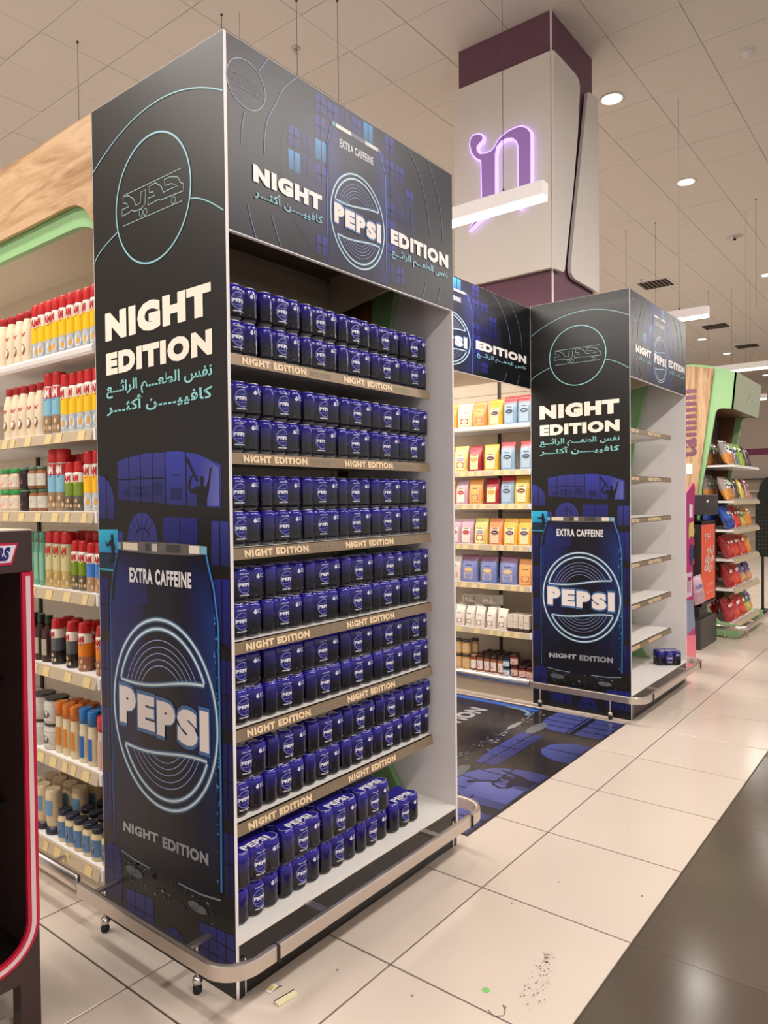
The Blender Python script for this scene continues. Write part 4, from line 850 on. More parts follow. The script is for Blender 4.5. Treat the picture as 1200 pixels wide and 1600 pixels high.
for s_i, dz in ((0, 0), (1, .0935)):
    w = ('lower', 'upper')[s_i]
    row(J_nut, .044, ys(1.222, 2, .074), LL[2] + dz, w + ' squat nut spread jar, @ from the light blue sprays, third left shelf', 'spread jars on the third left shelf')
    row(J_dk, .044, [1.372], LL[2] + dz, w + ' squat jar with dark label beside the green-lidded tubs', 'spread jars on the third left shelf')
for s_i, dz in ((0, 0), (1, .0925)): row(J_tub, .056, ys(1.462, 2, .097), LL[2] + dz, ('lower', 'upper')[s_i] + ' tub with bright green lid, @ from the jars, third left shelf', 'green-lidded tubs on the third left shelf')
row(S_bl2, .040, ys(.796, 2, .056), LL[3], 'blue cooking spray, @ from the display board on the fourth left shelf', 'blue sprays on the fourth left shelf', .1)
row(S_ol, .042, ys(.915, 2, .060), LL[3], 'olive green cooking spray, @ beyond the blue ones on the fourth left shelf', 'olive sprays on the fourth left shelf', .1)
row(S_cr, .046, ys(1.045, 3, .066), LL[3], 'tall cream cooking spray with biscuit picture, @ beyond the olive ones, fourth left shelf', 'cream sprays on the fourth left shelf', .1)
row(B_teal, .048, ys(1.238, 3, .052), LL[3], 'slim teal bottle, @ beyond the cream sprays beside the brown rack top', 'teal bottles on the fourth left shelf')
row(S_cr, .112, ys(.87, 4, .066), LL[3], 'spray can in the shaded second row, @ from board, fourth left shelf', 'back row sprays on the fourth left shelf')
row(S_or, .042, [.800, .925], LL[4], 'orange baking spray with red cap, @ from the display board, fifth left shelf', 'orange sprays on the fifth left shelf', .3)
row(S_or, .100, [.862, .93], LL[4], 'orange baking spray standing behind the front ones, @ on the fifth left shelf', 'orange sprays on the fifth left shelf', .3)
row(S_gr, .042, [1.02, 1.135], LL[4], 'dark grey grill spray with red cap, @ beyond the orange ones, fifth left shelf', 'grey sprays on the fifth left shelf', .3)
row(S_gr, .092, [.985, 1.075, 1.15], LL[4], 'dark grey grill spray in the second row, @ on the fifth left shelf', 'grey sprays on the fifth left shelf', .3)
row(B_dark, .045, ys(1.215, 3, .066), LL[4], 'dark brown sauce bottle with green cap, @ beside the red frame of the rack', 'sauce bottles on the fifth left shelf')
row(B_rd, .040, [.795], LL[5], 'cream bottle with red cap against the display board, sixth left shelf', GL)
row(B_bl, .044, [.870, .935], LL[5], 'cream bottle with blue cap, @ from the red-capped one, sixth left shelf', 'blue-capped bottles on the sixth left shelf', .2)
row(B_bl, .100, [.835, .90], LL[5], 'cream bottle with blue cap in the second row, @ on the sixth left shelf', 'blue-capped bottles on the sixth left shelf', .2)
row(B_or, .042, ys(1.005, 3, .058), LL[5], 'cream bottle with orange cap, @ beyond the blue-capped ones, sixth left shelf', 'orange-capped bottles on the sixth left shelf', .1)
row(B_or, .100, ys(.985, 3, .058), LL[5], 'cream bottle with orange cap in the second row, @ on the sixth left shelf', 'orange-capped bottles on the sixth left shelf', .1)
for s_i, dz in ((0, 0), (1, .1055)): row(C_can, .062, [1.200, 1.31], LL[5] + dz, ('lower', 'upper')[s_i] + ' white printed canister, @ beyond the orange-capped bottles, sixth left shelf', 'canisters on the sixth left shelf')
row(J_may, .044, ys(.785, 6, .066), LL[6], 'mayonnaise jar with blue label, @ from the board, lowest left shelf', 'mayonnaise jars on the lowest left shelf', .2)
for q, xx in enumerate((.112, .18)): row(J_may, xx, ys(.795, 5, .066), LL[6], 'mayonnaise jar in the %s row back, @ from the board, lowest left shelf' % ('second', 'third')[q], 'mayonnaise jars on the lowest left shelf', .2)
row(B_sq, .050, ys(1.215, 3, .086), LL[6], 'cream squeeze bottle standing on its dark cap, @ beside the rack, lowest left shelf', 'squeeze bottles on the lowest left shelf', .1)
for q, xx in enumerate((.125, .20)): row(B_sq, xx, ys(1.14, 4, .082), LL[6], 'cream squeeze bottle in the %s row back, @ on the lowest left shelf' % ('second', 'third')[q], 'squeeze bottles on the lowest left shelf', .1)

# ---- pouches
def pouch(name, lab, w, d, h, body, label=(248, 232, 200), oval=None, topc=None, block=None, cat='pouch', seed=0):
    def make():
        t = thing(name, lab, cat); rnd = random.Random(seed + int(w * 1000)); mb = MB(); n = 20; vs = []; cc = []
        ks = [(0, .92, 1.0), (.02, .98, 1.0), (.25, 1, 1.0), (.5, .99, .86), (.72, .97, .55), (.86, .98, .26), (.94, 1.0, .08), (1.0, 1.0, .05)]
        for kz, kw, kd in ks:
            for i in range(n):
                a = 2 * pi * i / n; c, s = cos(a), sin(a); e = .45
                yy = w / 2 * kw * (abs(c) ** e) * (1 if c > 0 else -1); xx = d / 2 * kd * (abs(s) ** .7) * (1 if s > 0 else -1)
                vs.append((xx + rnd.uniform(-.0015, .0015) + .008 * (kz > .8), yy, kz * h + (rnd.uniform(-.002, .002) if kz > .9 else 0))); cc.append(topc if (topc and kz > .8) else body)
        fs = [(k * n + i, k * n + (i + 1) % n, (k + 1) * n + (i + 1) % n, (k + 1) * n + i) for k in range(len(ks) - 1) for i in range(n)] + [tuple(range(n - 1, -1, -1)), tuple((len(ks) - 1) * n + i for i in range(n))]
        mb.add(vs, fs, 0, True, cc); b = mb.build('pouch_body', GLOSS, t)
        def front(u, v):
            k = v; xs = d / 2 * (1.0 if k < .25 else (1 - (k - .25) / .25 * .14 if k < .5 else (.86 - (k - .5) / .22 * .31 if k < .72 else .55 - (k - .72) / .14 * .29)))
            return (-xs * (1 - .25 * abs(u) ** 3) - .003, -u * w / 2, v * h)
        A = Art(); A.items.append(([(-.6 + 1.2 * i / 4, .06 + .60 * j / 6) for j in range(7) for i in range(5)], [(j * 5 + i, j * 5 + i + 1, (j + 1) * 5 + i + 1, (j + 1) * 5 + i) for j in range(6) for i in range(4)], label, 1))
        A.line([(-.42, .60), (-.36, .65), (-.3, .60), (-.2, .63), (-.1, .60), (0, .64), (.1, .60), (.22, .63), (.36, .60)], .03, (70, 48, 40), 3)
        if oval: A.items.append(([(.52 * cos(a * .4), .46 + .08 * sin(a * .4)) for a in range(16)], [tuple(range(16))], oval, 3)); A.line([(-.3, .46), (.3, .46)], .02, (240, 226, 214), 4)
        if block: A.items.append(([(-.5, .14), (.5, .14), (.5, .36), (-.5, .36)], [(0, 1, 2, 3)], block, 3))
        else: A.line([(-.4, .40), (.4, .40)], .012, (190, 150, 120), 3); A.line([(-.3, .35), (.3, .35)], .012, (190, 150, 120), 3)
        A.emit(front, 'printed_label', INK, b, nrm=(-1, 0, 0), step=.0006)
        return t
    return Proto(make)
PY = pouch('flour_pouch', 'yellow pouch', .125, .07, .205, (246, 186, 66), oval=(96, 62, 96), label=(252, 232, 180))
PO = pouch('flour_pouch', 'orange pouch', .125, .07, .200, (242, 166, 92), label=(246, 184, 110), block=(190, 120, 130))
PA_ = pouch('nut_pouch', 'cream pouch', .135, .07, .195, (248, 226, 188), label=(250, 234, 204), block=(176, 92, 48))
PB = pouch('flour_pouch', 'light blue pouch', .120, .06, .215, (150, 178, 200), topc=(206, 60, 66), label=(176, 198, 214), oval=(60, 84, 112))
PR = pouch('flour_pouch', 'red pouch', .125, .07, .200, (168, 34, 50), label=(250, 226, 176), oval=(230, 160, 60))
PM = pouch('flour_pouch', 'mauve pouch', .120, .07, .200, (208, 170, 184), label=(250, 232, 216), oval=(196, 60, 60))
PL = pouch('flour_pouch', 'pale yellow pouch', .125, .07, .205, (226, 206, 120), label=(248, 236, 190), oval=(176, 160, 180), block=(200, 120, 50))
PT = pouch('flour_pouch', 'tan pouch', .125, .07, .205, (232, 146, 92), label=(242, 210, 178), oval=(70, 52, 48))
PV_ = pouch('oats_bag', 'periwinkle bag', .150, .08, .215, (128, 140, 196), topc=(150, 100, 130), label=(140, 152, 204), oval=(226, 190, 130), block=(222, 180, 130))
PW = pouch('flour_bag', 'white flour bag', .085, .07, .165, (238, 228, 214), label=(242, 232, 220), block=(176, 120, 90), topc=(250, 244, 230))
PBr = pouch('flour_pouch', 'yellow pouch with brown oval', .130, .07, .215, (222, 184, 80), label=(248, 222, 176), oval=(120, 70, 50))
PK = pouch('white_pouch', 'white and pink pouch', .110, .06, .20, (240, 226, 216), label=(244, 210, 200), block=(222, 130, 110))
xg = X2 + .050
def prow(z, shelf, items):
    cnt = {}
    for i, (P, y, lab) in enumerate(items):
        P.put((xg + random.uniform(-.004, .004), y, z + .0003), radians(random.uniform(-7, 7)), '%s, %s from far display on the %s aisle shelf' % (lab, ORD[len(items) - 1 - i], shelf), 'pouches on the %s shelf of the aisle' % shelf)
prow(RL[0], 'top', [(PY, 1.49, 'yellow pouch'), (PA_, 1.345, 'cream nut pouch'), (PO, 1.21, 'orange pouch'), (PY, 1.065, 'yellow pouch with purple oval'), (PB, .938, 'light blue pouch'), (PB, .814, 'light blue pouch')])
prow(RL[1], 'second', [(PY, 1.52, 'yellow pouch'), (PL, 1.387, 'pale yellow pouch'), (PR, 1.255, 'dark red pouch'), (PY, 1.11, 'yellow pouch with purple oval'), (PB, .965, 'light blue pouch'), (PB, .80, 'light blue pouch')])
prow(RL[2], 'third', [(PY, 1.51, 'yellow pouch'), (PM, 1.38, 'mauve pouch'), (PO, 1.25, 'orange pouch'), (PR, 1.10, 'dark red pouch'), (PB, .97, 'light blue pouch'), (PBr, .84, 'yellow pouch with brown oval')])
prow(RL[3], 'fourth', [(PM, 1.455, 'mauve pouch with red oval'), (PM, 1.335, 'mauve pouch with red oval'), (PL, 1.205, 'pale yellow pouch'), (PT, 1.075, 'tan and orange pouch'), (PY, .945, 'yellow pouch with purple oval'), (PY, .82, 'yellow pouch with purple oval')])
prow(RL[4], 'fifth', [(PK, 1.455, 'white and pink pouch'), (PV_, 1.315, 'periwinkle oats bag'), (PV_, 1.14, 'periwinkle oats bag'), (PV_, .965, 'periwinkle oats bag'), (PO, .815, 'orange pouch')])
prow(RL[5], 'sixth', [(PW, y, 'white flour bag') for y in (1.50, 1.41, 1.315, 1.22, 1.12, 1.02)])
for i, y in enumerate((1.45, 1.30, 1.15)): PW.put((xg + .10, y, RL[5] + .0003), .1 * i, 'white flour bag standing in the second row, %s from left, sixth aisle shelf' % ORD[i], 'flour bags in the second row')
for i, y in enumerate((1.44, 1.25)):
    o = PW.put((xg + .09, y, RL[5] + .166 + .044), radians(8), 'white flour bag lying on the back row, %s from left, sixth aisle shelf' % ORD[i], 'flour bags in the second row', rx=radians(90))
def box_make():
    t = thing('small_carton', 'slim white carton with dark foot', 'box'); MB().bbox(-.035, -.021, .0, .035, .021, .13, .0015).build('carton', mat('carton_white', (232, 216, 200), .5), t)
    MB().box(-.0356, -.0214, .001, .0356, .0214, .028).build('dark_band', mat('carton_dark', (70, 48, 46), .5), t); MB().box(-.0358, -.012, .075, -.0351, .012, .078).box(-.0358, -.012, .055, -.0351, .004, .058).build('printed_lines', mat('carton_line', (120, 110, 104), .6), t); return t
PBX = Proto(box_make)
for i, y in enumerate((.94, .894, .848, .80)):
    PBX.put((xg - .008, y, RL[5] + .0003), 0, 'slim white carton with dark foot, %s from the flour bags on sixth shelf' % ORD[i], 'slim cartons on the sixth shelf')
    PBX.put((xg + .066, y, RL[5] + .0003), 0, 'slim white carton hidden behind the front ones, %s from the flour bags' % ORD[i], 'slim cartons on the sixth shelf')
J_pe = jar('nut_butter_jar', 'tan jar', .036, .118, (206, 160, 104), (70, 66, 62), (222, 186, 136), .16)
J_ho = jar('honey_jar', 'amber jar', .028, .125, (140, 72, 28), (150, 120, 100), (244, 232, 214), .12)
J_ta = jar('syrup_jar', 'tall jar', .027, .130, (150, 90, 60), (60, 40, 34), (238, 220, 210), .14, pic=(190, 60, 70))
J_bw = jar('yogurt_pot', 'small pot', .031, .066, (60, 110, 150), (20, 20, 24), (226, 226, 226), .2, pic=(50, 110, 150))
J_ja = jar('jam_jar', 'jam jar', .033, .085, (110, 30, 36), (60, 30, 28), (230, 196, 176), .18, pic=(150, 40, 70))
G7 = 'jars on the lowest aisle shelf'
for s_i, dz in ((0, 0), (1, .1185)):
    row(J_pe, xg - .002, [1.36, 1.435], RL[6] + dz, ('lower', 'upper')[s_i] + ' tan nut butter jar, @ left of the amber honey jar, lowest aisle shelf', G7)
    row(J_pe, xg + .08, [1.33], RL[6] + dz, ('lower', 'upper')[s_i] + ' tan nut butter jar standing behind the stacked pair, lowest aisle shelf', G7)
row(J_ho, xg - .004, [1.29], RL[6], 'amber honey jar with white label right of the stacked tan jars', G7)
row(J_ta, xg - .004, [1.228, 1.166, 1.104, 1.042], RL[6], 'tall slim syrup jar with pale label, @ right of the honey jar', G7)
for s_i, dz in ((0, 0), (1, .0665)): row(J_bw, xg - .004, [.988], RL[6] + dz, ('lower', 'upper')[s_i] + ' small blue and white pot between syrup jars and jam jars', G7)
for s_i, dz in ((0, 0), (1, .0855)): row(J_ja, xg - .002, [.922], RL[6] + dz, ('lower', 'upper')[s_i] + ' red jam jar in the stack beside the small blue pots', G7)
row(J_ja, xg - .002, [.854, .786], RL[6], 'single red jam jar, @ right of the jam jar stack', G7)
for q, dx in enumerate((.075, .145, .215)):
    row(J_ta, xg + dx, ys(1.02, 5, .062), RL[6], 'dark-lidded syrup jar in the shaded %s row back, @ from right' % ('second', 'third', 'fourth')[q], 'shaded back row jars on the lowest aisle shelf')
    row(J_ja, xg + dx, ys(.79, 3, .07), RL[6], 'red jam jar in the shaded %s row back, @ from right' % ('second', 'third', 'fourth')[q], 'shaded back row jars on the lowest aisle shelf')

# ------------------------------------------------------------------ brown rack in the left foreground
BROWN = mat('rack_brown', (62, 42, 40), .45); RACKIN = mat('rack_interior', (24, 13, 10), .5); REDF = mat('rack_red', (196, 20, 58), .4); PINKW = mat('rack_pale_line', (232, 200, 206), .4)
x1, x0_, yf, yb = -.42, -1.05, .388, .76
t = thing('snack_rack', 'dark brown snack rack with red and white rounded frame at left edge', 'rack', ((x0_ + x1) / 2, (yf + yb) / 2, 0))
hd = MB().bbox(x0_, yf, 1.353, x1, yb, 1.475, .002).build('header_box', BROWN, t)
MB().box(x0_, yf + .003, 1.4752, x1, yb, 1.4785).build('top_edge', CREAM, hd)
MB().box(x0_ + .02, yb - .015, .15, x1 - .0, yb, 1.353).build('back_board', RACKIN, t)
MB().box(x1 - .012, yf + .012, .15, x1, yb - .015, 1.353).build('side_board', BROWN, t); MB().box(x0_, yf + .012, .15, x0_ + .012, yb - .015, 1.353).build('side_board', BROWN, t)
MB().box(x0_ + .012, yf + .012, .20, x1 - .012, yb - .015, .22).build('floor_board', RACKIN, t)
for z in (.62, 1.0): MB().box(x0_ + .012, yf + .17, z, x1 - .012, yb - .015, z + .012).build('shelf', RACKIN, t)
def rrect(xa, xb, za, zb, r):
    return [(xa, zb), (xa, za + r)] + [(xa + r - r * cos(radians(a)), za + r - r * sin(radians(a))) for a in range(9, 91, 9)] + [(xb - r + r * sin(radians(a)), za + r - r * cos(radians(a))) for a in range(0, 90, 9)] + [(xb, za + r), (xb, zb)]
def frame(xa, xb, za, zb, r, w, y0, y1, name, m):
    O = rrect(xa, xb, za, zb, r); I = rrect(xa + w, xb - w, za + w, zb, max(r - w, .005)); n = len(O); mb = MB()
    vs = [(p[0], y, p[1]) for y in (y0, y1) for P in (O, I) for p in P]; fs = []
    for i in range(n - 1):
        a, b, c, d = i, i + 1, n + i + 1, n + i; fs += [(a, b, c, d), (a + 2 * n, d + 2 * n, c + 2 * n, b + 2 * n), (a, a + 2 * n, b + 2 * n, b), (d, c, c + 2 * n, d + 2 * n)]
    fs += [(0, n, 3 * n, 2 * n), (n - 1, 3 * n - 1, 4 * n - 1, 2 * n - 1)]
    return mb.add(vs, fs).build(name, m, t)
fr = frame(x0_, x1 - .001, .196, 1.353, .135, .034, yf - .006, yf + .006, 'red_frame', REDF)
frame(x0_ + .010, x1 - .012, .206, 1.342, .124, .013, yf - .0085, yf - .0062, 'pale_frame_line', PINKW)
# fillets closing the lower corners, apron and feet
cor = [(x1, .150), (x1, .33)] + [(x1 - .001 - .135 + .135 * cos(radians(a)), .196 + .135 - .135 * sin(radians(a))) for a in range(0, 91, 9)] + [(x0_ + .135, .196), (x0_, .33), (x0_, .150)]
MB().prism(cor, 1, yf + .0005, yf + .012).build('apron', BROWN, t)
for xa in (x1 - .058, x0_): 
    for ya in (yf, yb - .05): MB().box(xa, ya, 0, xa + .058, ya + .05, .150).build('leg', BROWN, t)
A = Art(); A.poly([(-.665, 1.378), (-.480, 1.378), (-.461, 1.441), (-.648, 1.441)], (196, 30, 70), 1); A.poly([(-.660, 1.385), (-.484, 1.385), (-.468, 1.434), (-.645, 1.434)], (232, 224, 236), 2)
A.text('SNICKERS', -.645, 1.390, -.492, 1.430, (38, 34, 110), 3, .06, 1.02, .010)
A.emit(lambda u, v: (u, yf, v), 'sign_lettering', INK, hd, nrm=(0, -1, 0), step=.001)
# ------------------------------------------------------------------ third shelving end with green canopy (right background)
X3 = 7.044
t = thing('canopy_shelving_end', 'oak and sage green shelving end with overhanging canopy and snack shelves', 'shelf unit', (X3 + .64, .4, 0))
def hook():
    # side profile (y, z): slanted post, overhanging header, foot
    inner = [(.130, 2.50), (.235, 2.512), (.27, 2.505), (.29, 2.485), (.298, 2.455), (.362, 2.085), (.441, 1.663), (.475, 1.2), (.462, .75), (.42, .45), (.36, .28), (.27, .175), (.24, .165)]
    return [(.30, .975 + 2), (.20, 2.935), (.079, 2.888), (.115, 2.50)] + inner + [(.07, .155), (.07, .02), (.85, .02), (.85, 3.02), (.55, 3.03), (.42, 3.005)]
for x in (X3, X3 + 1.25): MB().prism(hook(), 0, x, x + .03).build('green_side_frame', GREEN, t)
WP = [(.335, 2.955), (.318, 2.962), (.309, 2.945), (.311, 2.915), (.375, 2.44), (.468, 1.72), (.50, 1.2), (.50, .2), (.86, .2), (.86, 3.02), (.56, 3.005), (.45, 2.985)]
wd = MB().prism(WP, 0, X3 - .022, X3 - .001).build('oak_side_panel', WOODV, t)
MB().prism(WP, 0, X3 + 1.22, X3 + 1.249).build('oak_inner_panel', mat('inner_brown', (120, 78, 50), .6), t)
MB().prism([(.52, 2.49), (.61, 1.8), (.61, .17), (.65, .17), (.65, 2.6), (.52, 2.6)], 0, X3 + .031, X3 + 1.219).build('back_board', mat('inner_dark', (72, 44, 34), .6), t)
hf = MB().prism([(.079, 2.889), (.115, 2.50), (.135, 2.50), (.10, 2.889)], 0, X3 + .0, X3 + 1.28).build('header_front', mat('header_sage', (176, 184, 158), .45), t)
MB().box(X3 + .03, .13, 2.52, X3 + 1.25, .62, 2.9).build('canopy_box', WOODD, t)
A = Art(); A.text('\uFEDE\uFEDB\uFE8E\uFEE8\uFEB3', .62, .13, 1.0, .28, (226, 226, 214), 2, .02, 1)
A.emit(lambda u, v: (X3 + u, .115 - .036 * v / .389, 2.50 + v), 'header_lettering', INK, hf, nrm=(0, -1, .1), step=.002)
A = Art(); A.text('tamimi', 0, 0, .76, .21, (130, 84, 106), 2, .035, 1.15)
A.emit(lambda u, v: (X3 - .022, .487 + v, 1.99 + u), 'wall_lettering', INK, wd, nrm=(-1, 0, 0), step=.003)
MB().box(X3 - .028, .53, 1.80, X3 - .0225, .66, 1.92).build('white_notice', WHITE, wd)
GLV = [1.895, 1.500, 1.180, .856, .530, .150]
for k, z in enumerate(GLV):
    s = MB().box(X3 + .035, .12, z - .022, X3 + 1.27, .58, z).build('shelf', SHELFW, t)
    if k == 0: MB().prism([(.105, z - .028), (.12, z - .03), (.12, z), (.112, z)], 0, X3 + .03, X3 + 1.28).build('front_edge', SHELFW, s)
    else:
        MB().prism([(.096, z - .042), (.119, z - .042), (.119, z + .004), (.110, z + .004)], 0, X3 + .03, X3 + 1.28).build('price_strip', STRIPM, s)
        MB().box(X3 + .03, .121, z, X3 + 1.27, .124, z + .028).build('retaining_lip', mat('clear_lip', (200, 190, 190), .2, alpha=.55), s)
MB().sweep([(X3 - .10, .55, .105), (X3 - .10, .10, .105)] + [(X3 - .10 + .10 - .10 * cos(radians(a)), .08 - .10 * sin(radians(a)), .105) for a in range(0, 91, 10)] + [(X3 + 1.2, -.02, .105)], [(-.012, 0), (-.014, .025), (-.012, .05), (.006, .05), (.006, 0)]).build('bumper_rail', CHROME, t)
for x, y in ((X3 - .05, .2), (X3 + .2, .02)): MB().tube((x, y, 0), (x, y, .12), .008).build('rail_foot', CHROME, t)
# snack bags
def bagmaker(name, lab, c1, c2=None, w=.17, h0=.24, d=.08, patch=None, seed=1, rough=.28):
    def make():
        rnd = random.Random(seed); t = thing(name, lab, 'snack bag'); mb = MB(); nu, nv = 8, 10; h = h0 * .92; vs = []; cc = []
        for sd in (-1, 1):
            for j in range(nv + 1):
                for i in range(nu + 1):
                    u, v = i / nu * 2 - 1, j / nv; bul = max(0, 1 - abs(u) ** 2.4) * max(0, 1 - abs(2 * v - 1) ** 3.2)
                    bul = bul ** .6; cr = rnd.uniform(-1, 1) * .009 * (bul > 0.02)
                    vs.append((u * w / 2 * (1 - .05 * bul), sd * (d / 2 * bul) + cr - (.001 * sd if bul == 0 else 0) * 0, v * h + cr)); cc.append(c1 if (v > .45 or not c2) else c2)
        m = (nu + 1) * (nv + 1); fs = []
        for sd in (0, 1):
            for j in range(nv):
                for i in range(nu):
                    a = sd * m + j * (nu + 1) + i; q = (a, a + 1, a + nu + 2, a + nu + 1); fs.append(q if sd == 0 else q[::-1])
        for j in range(nv):
            for i in (0, nu): a = j * (nu + 1) + i; fs.append((a, a + nu + 1, a + nu + 1 + m, a + m))
        mb.add(vs, fs, 0, True, cc); b = mb.build('bag', mat('foil_print_%d' % int(rough * 100), rough=rough, attr=True, spec=.7, coat=.3), t)
        MB().box(-w / 2 + .002, -.0025, h - .004, w / 2 - .002, .0025, h + .010).build('top_seal', mat('seal_%d_%d_%d' % c1, c1, .3), t)
        if patch:
            A = Art()
            for sy in (-1,): A.items.append(([(w * .26 * cos(a * .5) * (1 + .3 * (a % 2)), h * .66 + h * .07 * sin(a * .5)) for a in range(12)], [tuple(range(12))], patch, 2))
            A.emit(lambda u, v: (u, -d / 2 - .004, v), 'printed_patch', INK, b, nrm=(0, -1, 0))
        return t
    return Proto(make)
K = dict(
 nut=bagmaker('nut_bag', 'x', (150, 140, 136), (206, 140, 70), .145, .30, .10, (176, 208, 150), 3, .2),
 dark=bagmaker('coffee_bag', 'x', (60, 50, 54), (90, 60, 60), .13, .27, .07, (150, 100, 100), 5), lime=bagmaker('snack_bag', 'x', (150, 190, 50), None, .13, .28, .07, (40, 50, 30), 6),
 blue=bagmaker('crisp_bag', 'x', (46, 96, 190), (30, 60, 150), .142, .29, .09, (236, 232, 226), 7), red=bagmaker('crisp_bag', 'x', (190, 34, 28), (214, 66, 30), .142, .28, .10, (244, 226, 216), 8),
 red2=bagmaker('crisp_bag', 'x', (156, 20, 26), (176, 30, 30), .142, .28, .10, (236, 190, 180), 9), green=bagmaker('crisp_bag', 'x', (40, 120, 66), (206, 190, 90), .142, .27, .08, (226, 226, 190), 10),
 orange=bagmaker('crisp_bag', 'x', (222, 140, 50), None, .142, .26, .08, (240, 220, 160), 11), purple=bagmaker('crisp_bag', 'x', (110, 84, 140), (214, 160, 110), .142, .26, .08, (206, 196, 214), 12),
 yellow=bagmaker('snack_bag', 'x', (206, 190, 70), None, .13, .26, .07, (90, 90, 60), 13), pink=bagmaker('snack_bag', 'x', (150, 84, 96), (190, 140, 120), .14, .28, .07, (220, 190, 180), 14), slate=bagmaker('snack_bag', 'x', (110, 124, 150), None, .15, .25, .08, (90, 100, 130), 15))
CN = dict(nut='clear and orange nut bag', dark='black coffee bag', lime='lime green snack bag', blue='blue and white crisp bag', red='bright red crisp bag', red2='dark red crisp bag', green='green and yellow crisp bag', orange='orange crisp bag', purple='purple crisp bag', yellow='yellow snack bag', pink='dusky pink snack bag', slate='slate blue snack bag')
SHELF = [['nut', 'nut', 'slate', 'lime', 'lime', 'dark', 'dark', 'dark'], ['nut', 'nut', 'dark', 'yellow', 'yellow', 'pink', 'pink', 'pink'], ['blue', 'blue', 'red', 'red', 'green', 'green', 'orange', 'orange'],
         ['red2', 'red', 'red', 'red2', 'red', 'red', 'orange', 'green'], ['red2', 'red', 'red', 'red', 'purple', 'purple', 'purple', 'purple'], ['red2', 'red2', 'red', 'red2', 'red', 'green', 'green', 'purple']]
rnd = random.Random(17)
for k, names in enumerate(SHELF):
    for i, nm in enumerate(names):
        x = X3 + .128 + i * .1505; yaw = radians(rnd.uniform(-5, 5)) + radians(-8 if i < 2 else -3); lean = radians(-14 - rnd.uniform(0, 10))
        K[nm].put((x + .012, .18 + (.02 if i % 2 else 0), GLV[k] + .006), yaw, '%s, %s from oak panel, front row, %s canopy shelf' % (CN[nm], ORD[i], SH[k]), 'bags in front on the %s canopy shelf' % SH[k], rx=lean)
    for i in range(3):
        nm = names[min(i, 1)]; K[nm].put((X3 + .13 + i * .16, .42, GLV[k] + .006), radians(-6 + 5 * i), '%s in back row, %s from oak panel, %s canopy shelf' % (CN[nm], ORD[i], SH[k]), 'bags behind on the %s canopy shelf' % SH[k], rx=radians(-8))
# ------------------------------------------------------------------ black dispenser with orange poster
BLK = mat('dispenser_black', (52, 48, 50), .42); ORP = mat('orange_poster', (232, 92, 62), .5)
t = thing('gum_dispenser', 'black dispenser stand with an orange poster beside the green shelving end', 'stand', (6.6, .36, 0))
MB().bbox(6.30, .22, 1.36, 6.84, .50, 1.57, .006).build('top_box', BLK, t)
MB().box(6.20, .235, .44, 6.23, .50, 1.30).box(6.755, .235, .44, 6.78, .50, 1.30).box(6.20, .235, 1.27, 6.78, .50, 1.30).box(6.20, .235, .44, 6.78, .50, .465).build('body_frame', mat('dispenser_dark', (26, 23, 24), .4), t)
MB().box(6.23, .28, .46, 6.755, .49, 1.27).build('body', mat('dispenser_dark', (26, 23, 24), .4), t)
pp = MB().box(6.235, .236, .48, 6.75, .246, 1.262).build('poster', ORP, t)
A = Art(); AW = (240, 214, 206)
A.text('\uFEE2\uFEA0\uFEE7', .10, .60, .34, .72, AW, 2, .03, 1); A.text('\uFED9\uFEAE\uFEBB', .10, .36, .44, .50, AW, 2, .04, 1); A.text('\uFEEA\uFED4\uFEF4\uFEE7', .18, .46, .46, .56, AW, 2, .04, 1); A.text('\uFEDA\uFE93\uFEF3\uFEB0\uFEE3', .08, .28, .40, .40, AW, 2, .04, 1)
A.text('\uFEB2\uFEF3\uFEAE\uFE91', .20, .14, .42, .18, AW, 2, .0, 1); A.text('\uFE8E\uFEED\uFEAA\uFEE3', .16, .07, .42, .11, AW, 2, .0, 1)
A.emit(lambda u, v: (6.235 + u, .236, .48 + v), 'poster_lettering', INK, pp, nrm=(0, -1, 0), step=.002)
for k, z in enumerate((.50, .68, .88, 1.07)):
    s = MB().box(6.02, .30, z, 6.2, .48, z + .012).build('side_tray', BLK, t); MB().box(6.015, .295, z - .01, 6.2, .30, z + .045).box(6.012, .295, z - .01, 6.016, .48, z + .045).build('orange_edge', ORP, s)
MB().box(6.40, .30, .3, 6.70, .46, .44).tube((6.5, .38, 1.3), (6.5, .38, 1.36), .03).build('neck', BLK, t)
MB().bbox(6.20, .24, 0, 6.84, .52, .30, .006).build('base_box', BLK, t)
MB().box(6.36, .2185, 1.49, 6.44, .2198, 1.515).build('white_tag', WHITE, t)
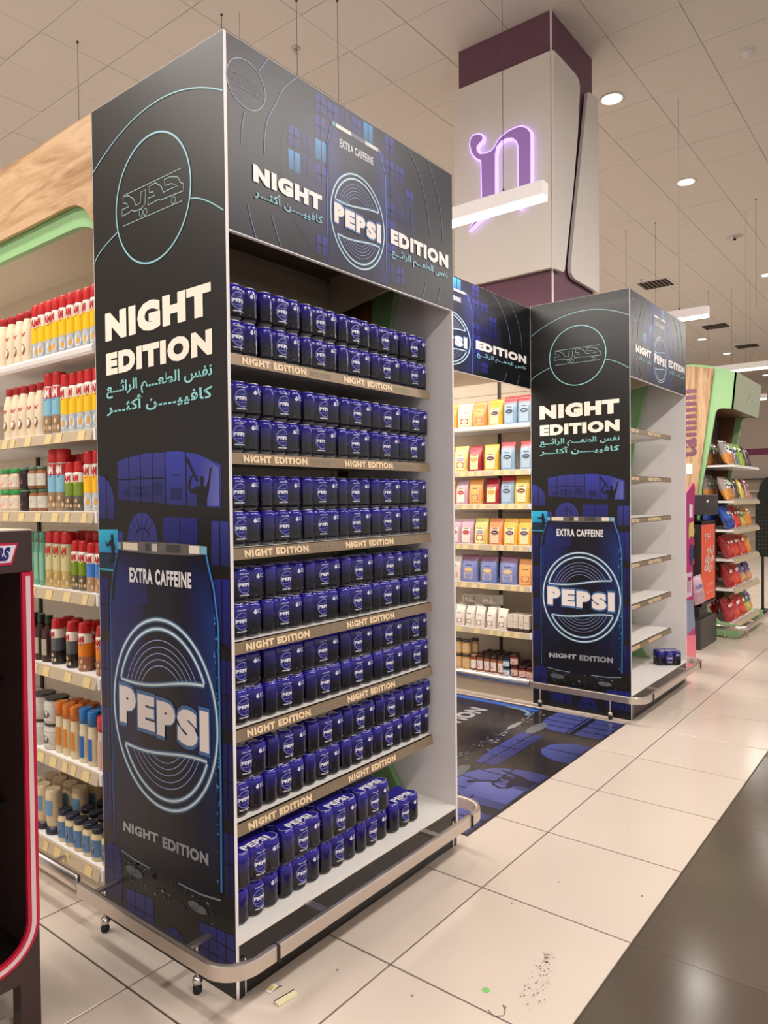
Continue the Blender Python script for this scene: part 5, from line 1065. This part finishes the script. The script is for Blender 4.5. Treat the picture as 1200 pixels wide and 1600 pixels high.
# magenta standee
t = thing('magenta_standee', 'narrow magenta promotional standee against the far display side', 'stand', (5.45, .15, 0))
mb = MB(); P = [(5.30, 0), (5.625, 0), (5.625, .18), (5.60, .40), (5.56, .62), (5.545, .9), (5.57, 1.2), (5.60, 1.45), (5.625, 1.62), (5.61, 1.67), (5.58, 1.68), (5.30, 1.56)]
b = mb.prism(P, 1, .135, .15).build('board', mat('magenta_print', (176, 34, 110), .45), t)
A = Art(); A.rect(5.42, 1.36, 5.53, 1.48, (236, 214, 226), 2); A.poly([(5.40, 1.16), (5.44, 1.19), (5.56, 1.18), (5.59, 1.24), (5.55, 1.28), (5.58, 1.32), (5.42, 1.31), (5.40, 1.25)], (214, 190, 110), 2); A.poly([(5.49 + .06 * cos(a * .5), 1.02 + .10 * sin(a * .5)) for a in range(13)], (40, 50, 110), 2)
A.rect(5.30, .64, 5.50, .86, (214, 190, 206), 2); A.text('IT', 5.36, .68, 5.48, .82, (150, 30, 90), 3); A.poly([(5.30, .30), (5.60, .34), (5.54, .60), (5.30, .62)], (120, 134, 160), 2); A.poly([(5.30, .0), (5.62, .0), (5.62, .26), (5.30, .30)], (226, 110, 130), 2)
A.emit(lambda u, v: (u, .135, v), 'printed_artwork', INK, b, nrm=(0, -1, 0), step=.0015)
hb2 = bagmaker('hanging_snack_bag', 'x', (206, 176, 190), (190, 150, 160), .14, .28, .05, (110, 120, 170), 19).put((5.66, .10, .55), radians(-30), 'small pale snack bag hanging from the edge of the magenta standee', None, rx=radians(0), ry=radians(-14))
hb2['category'] = 'snack bag'
MB().tube((0.0, 0, .285), (-.06, .045, .30), .003).build('hook_wire', DARKM, local=True).parent = hb2
# black pegboard rack at right edge
t = thing('pegboard_rack', 'black perforated metal rack with round top at the right edge', 'rack', (9.2, .0, 0))
mb = MB(); yc = .06; P = [(-.16, .74), (.32, .74), (.32, 1.42), (.30, 1.56)] + [(yc + .215 * cos(radians(a)), 1.62 + .215 * sin(radians(a))) for a in range(0, 181, 12)] + [(-.17, 1.45)]
MB().prism(P, 0, 9.20, 9.225).build('perforated_board', RUBBER, t)
mb = MB()
for i in range(11):
    for j in range(12): mb.box(9.195, -.13 + i * .04, .80 + j * .052, 9.1995, -.124 + i * .04, .806 + j * .052)
tag(mb.build('peg_hole', mat('hole_light', (150, 130, 110), .6), t), kind='stuff')
for y in (.22, -.12): MB().box(9.20, y, 0, 9.23, y + .03, .74).build('post', RUBBER, t)
MB().box(9.05, -.15, 0, 9.4, .28, .03).build('foot_plate', RUBBER, t)
# far wall shelving
t = thing('far_wall_shelving', 'distant lit wall shelving with small boxes behind the canopy shelves', 'shelf unit', (25.6, 2.0, 0))
MB().box(25.9, -4, 0, 25.97, 6, 2.1).build('back_panel', CREAM, t)
for z in (.5, .9, 1.3, 1.72): s = MB().box(25.5, -4, z - .04, 25.9, 6, z).build('shelf', SHELFW, t)
MB().box(25.47, 2.3, 1.26, 25.499, 2.75, 1.42).build('pink_shelf_label', mat('pink_label', (222, 50, 110), .5), t)
MB().box(25.5, -4, 2.1, 25.97, 6, 2.14).build('top_panel', DARKM, t)
def fbox():
    t = thing('shelf_box', 'x', 'box'); MB().bbox(-.14, -.16, 0, .14, .16, .3, .006).build('carton', mat('far_carton', (206, 190, 160), .6), t); MB().box(-.145, -.08, .08, -.141, .08, .2).build('printed_patch', mat('far_patch', (110, 70, 60), .6), t); return t
PF = Proto(fbox)
for k, z in enumerate((.5, .9, 1.3, 1.72)):
    for i in range(7): PF.put((25.68, .6 + i * .42, z + .0005), 0, 'small carton on the far wall, %s from right on its %s shelf' % (ORD[i], ['lowest', 'second', 'third', 'top'][k]), 'cartons on the far wall shelving')
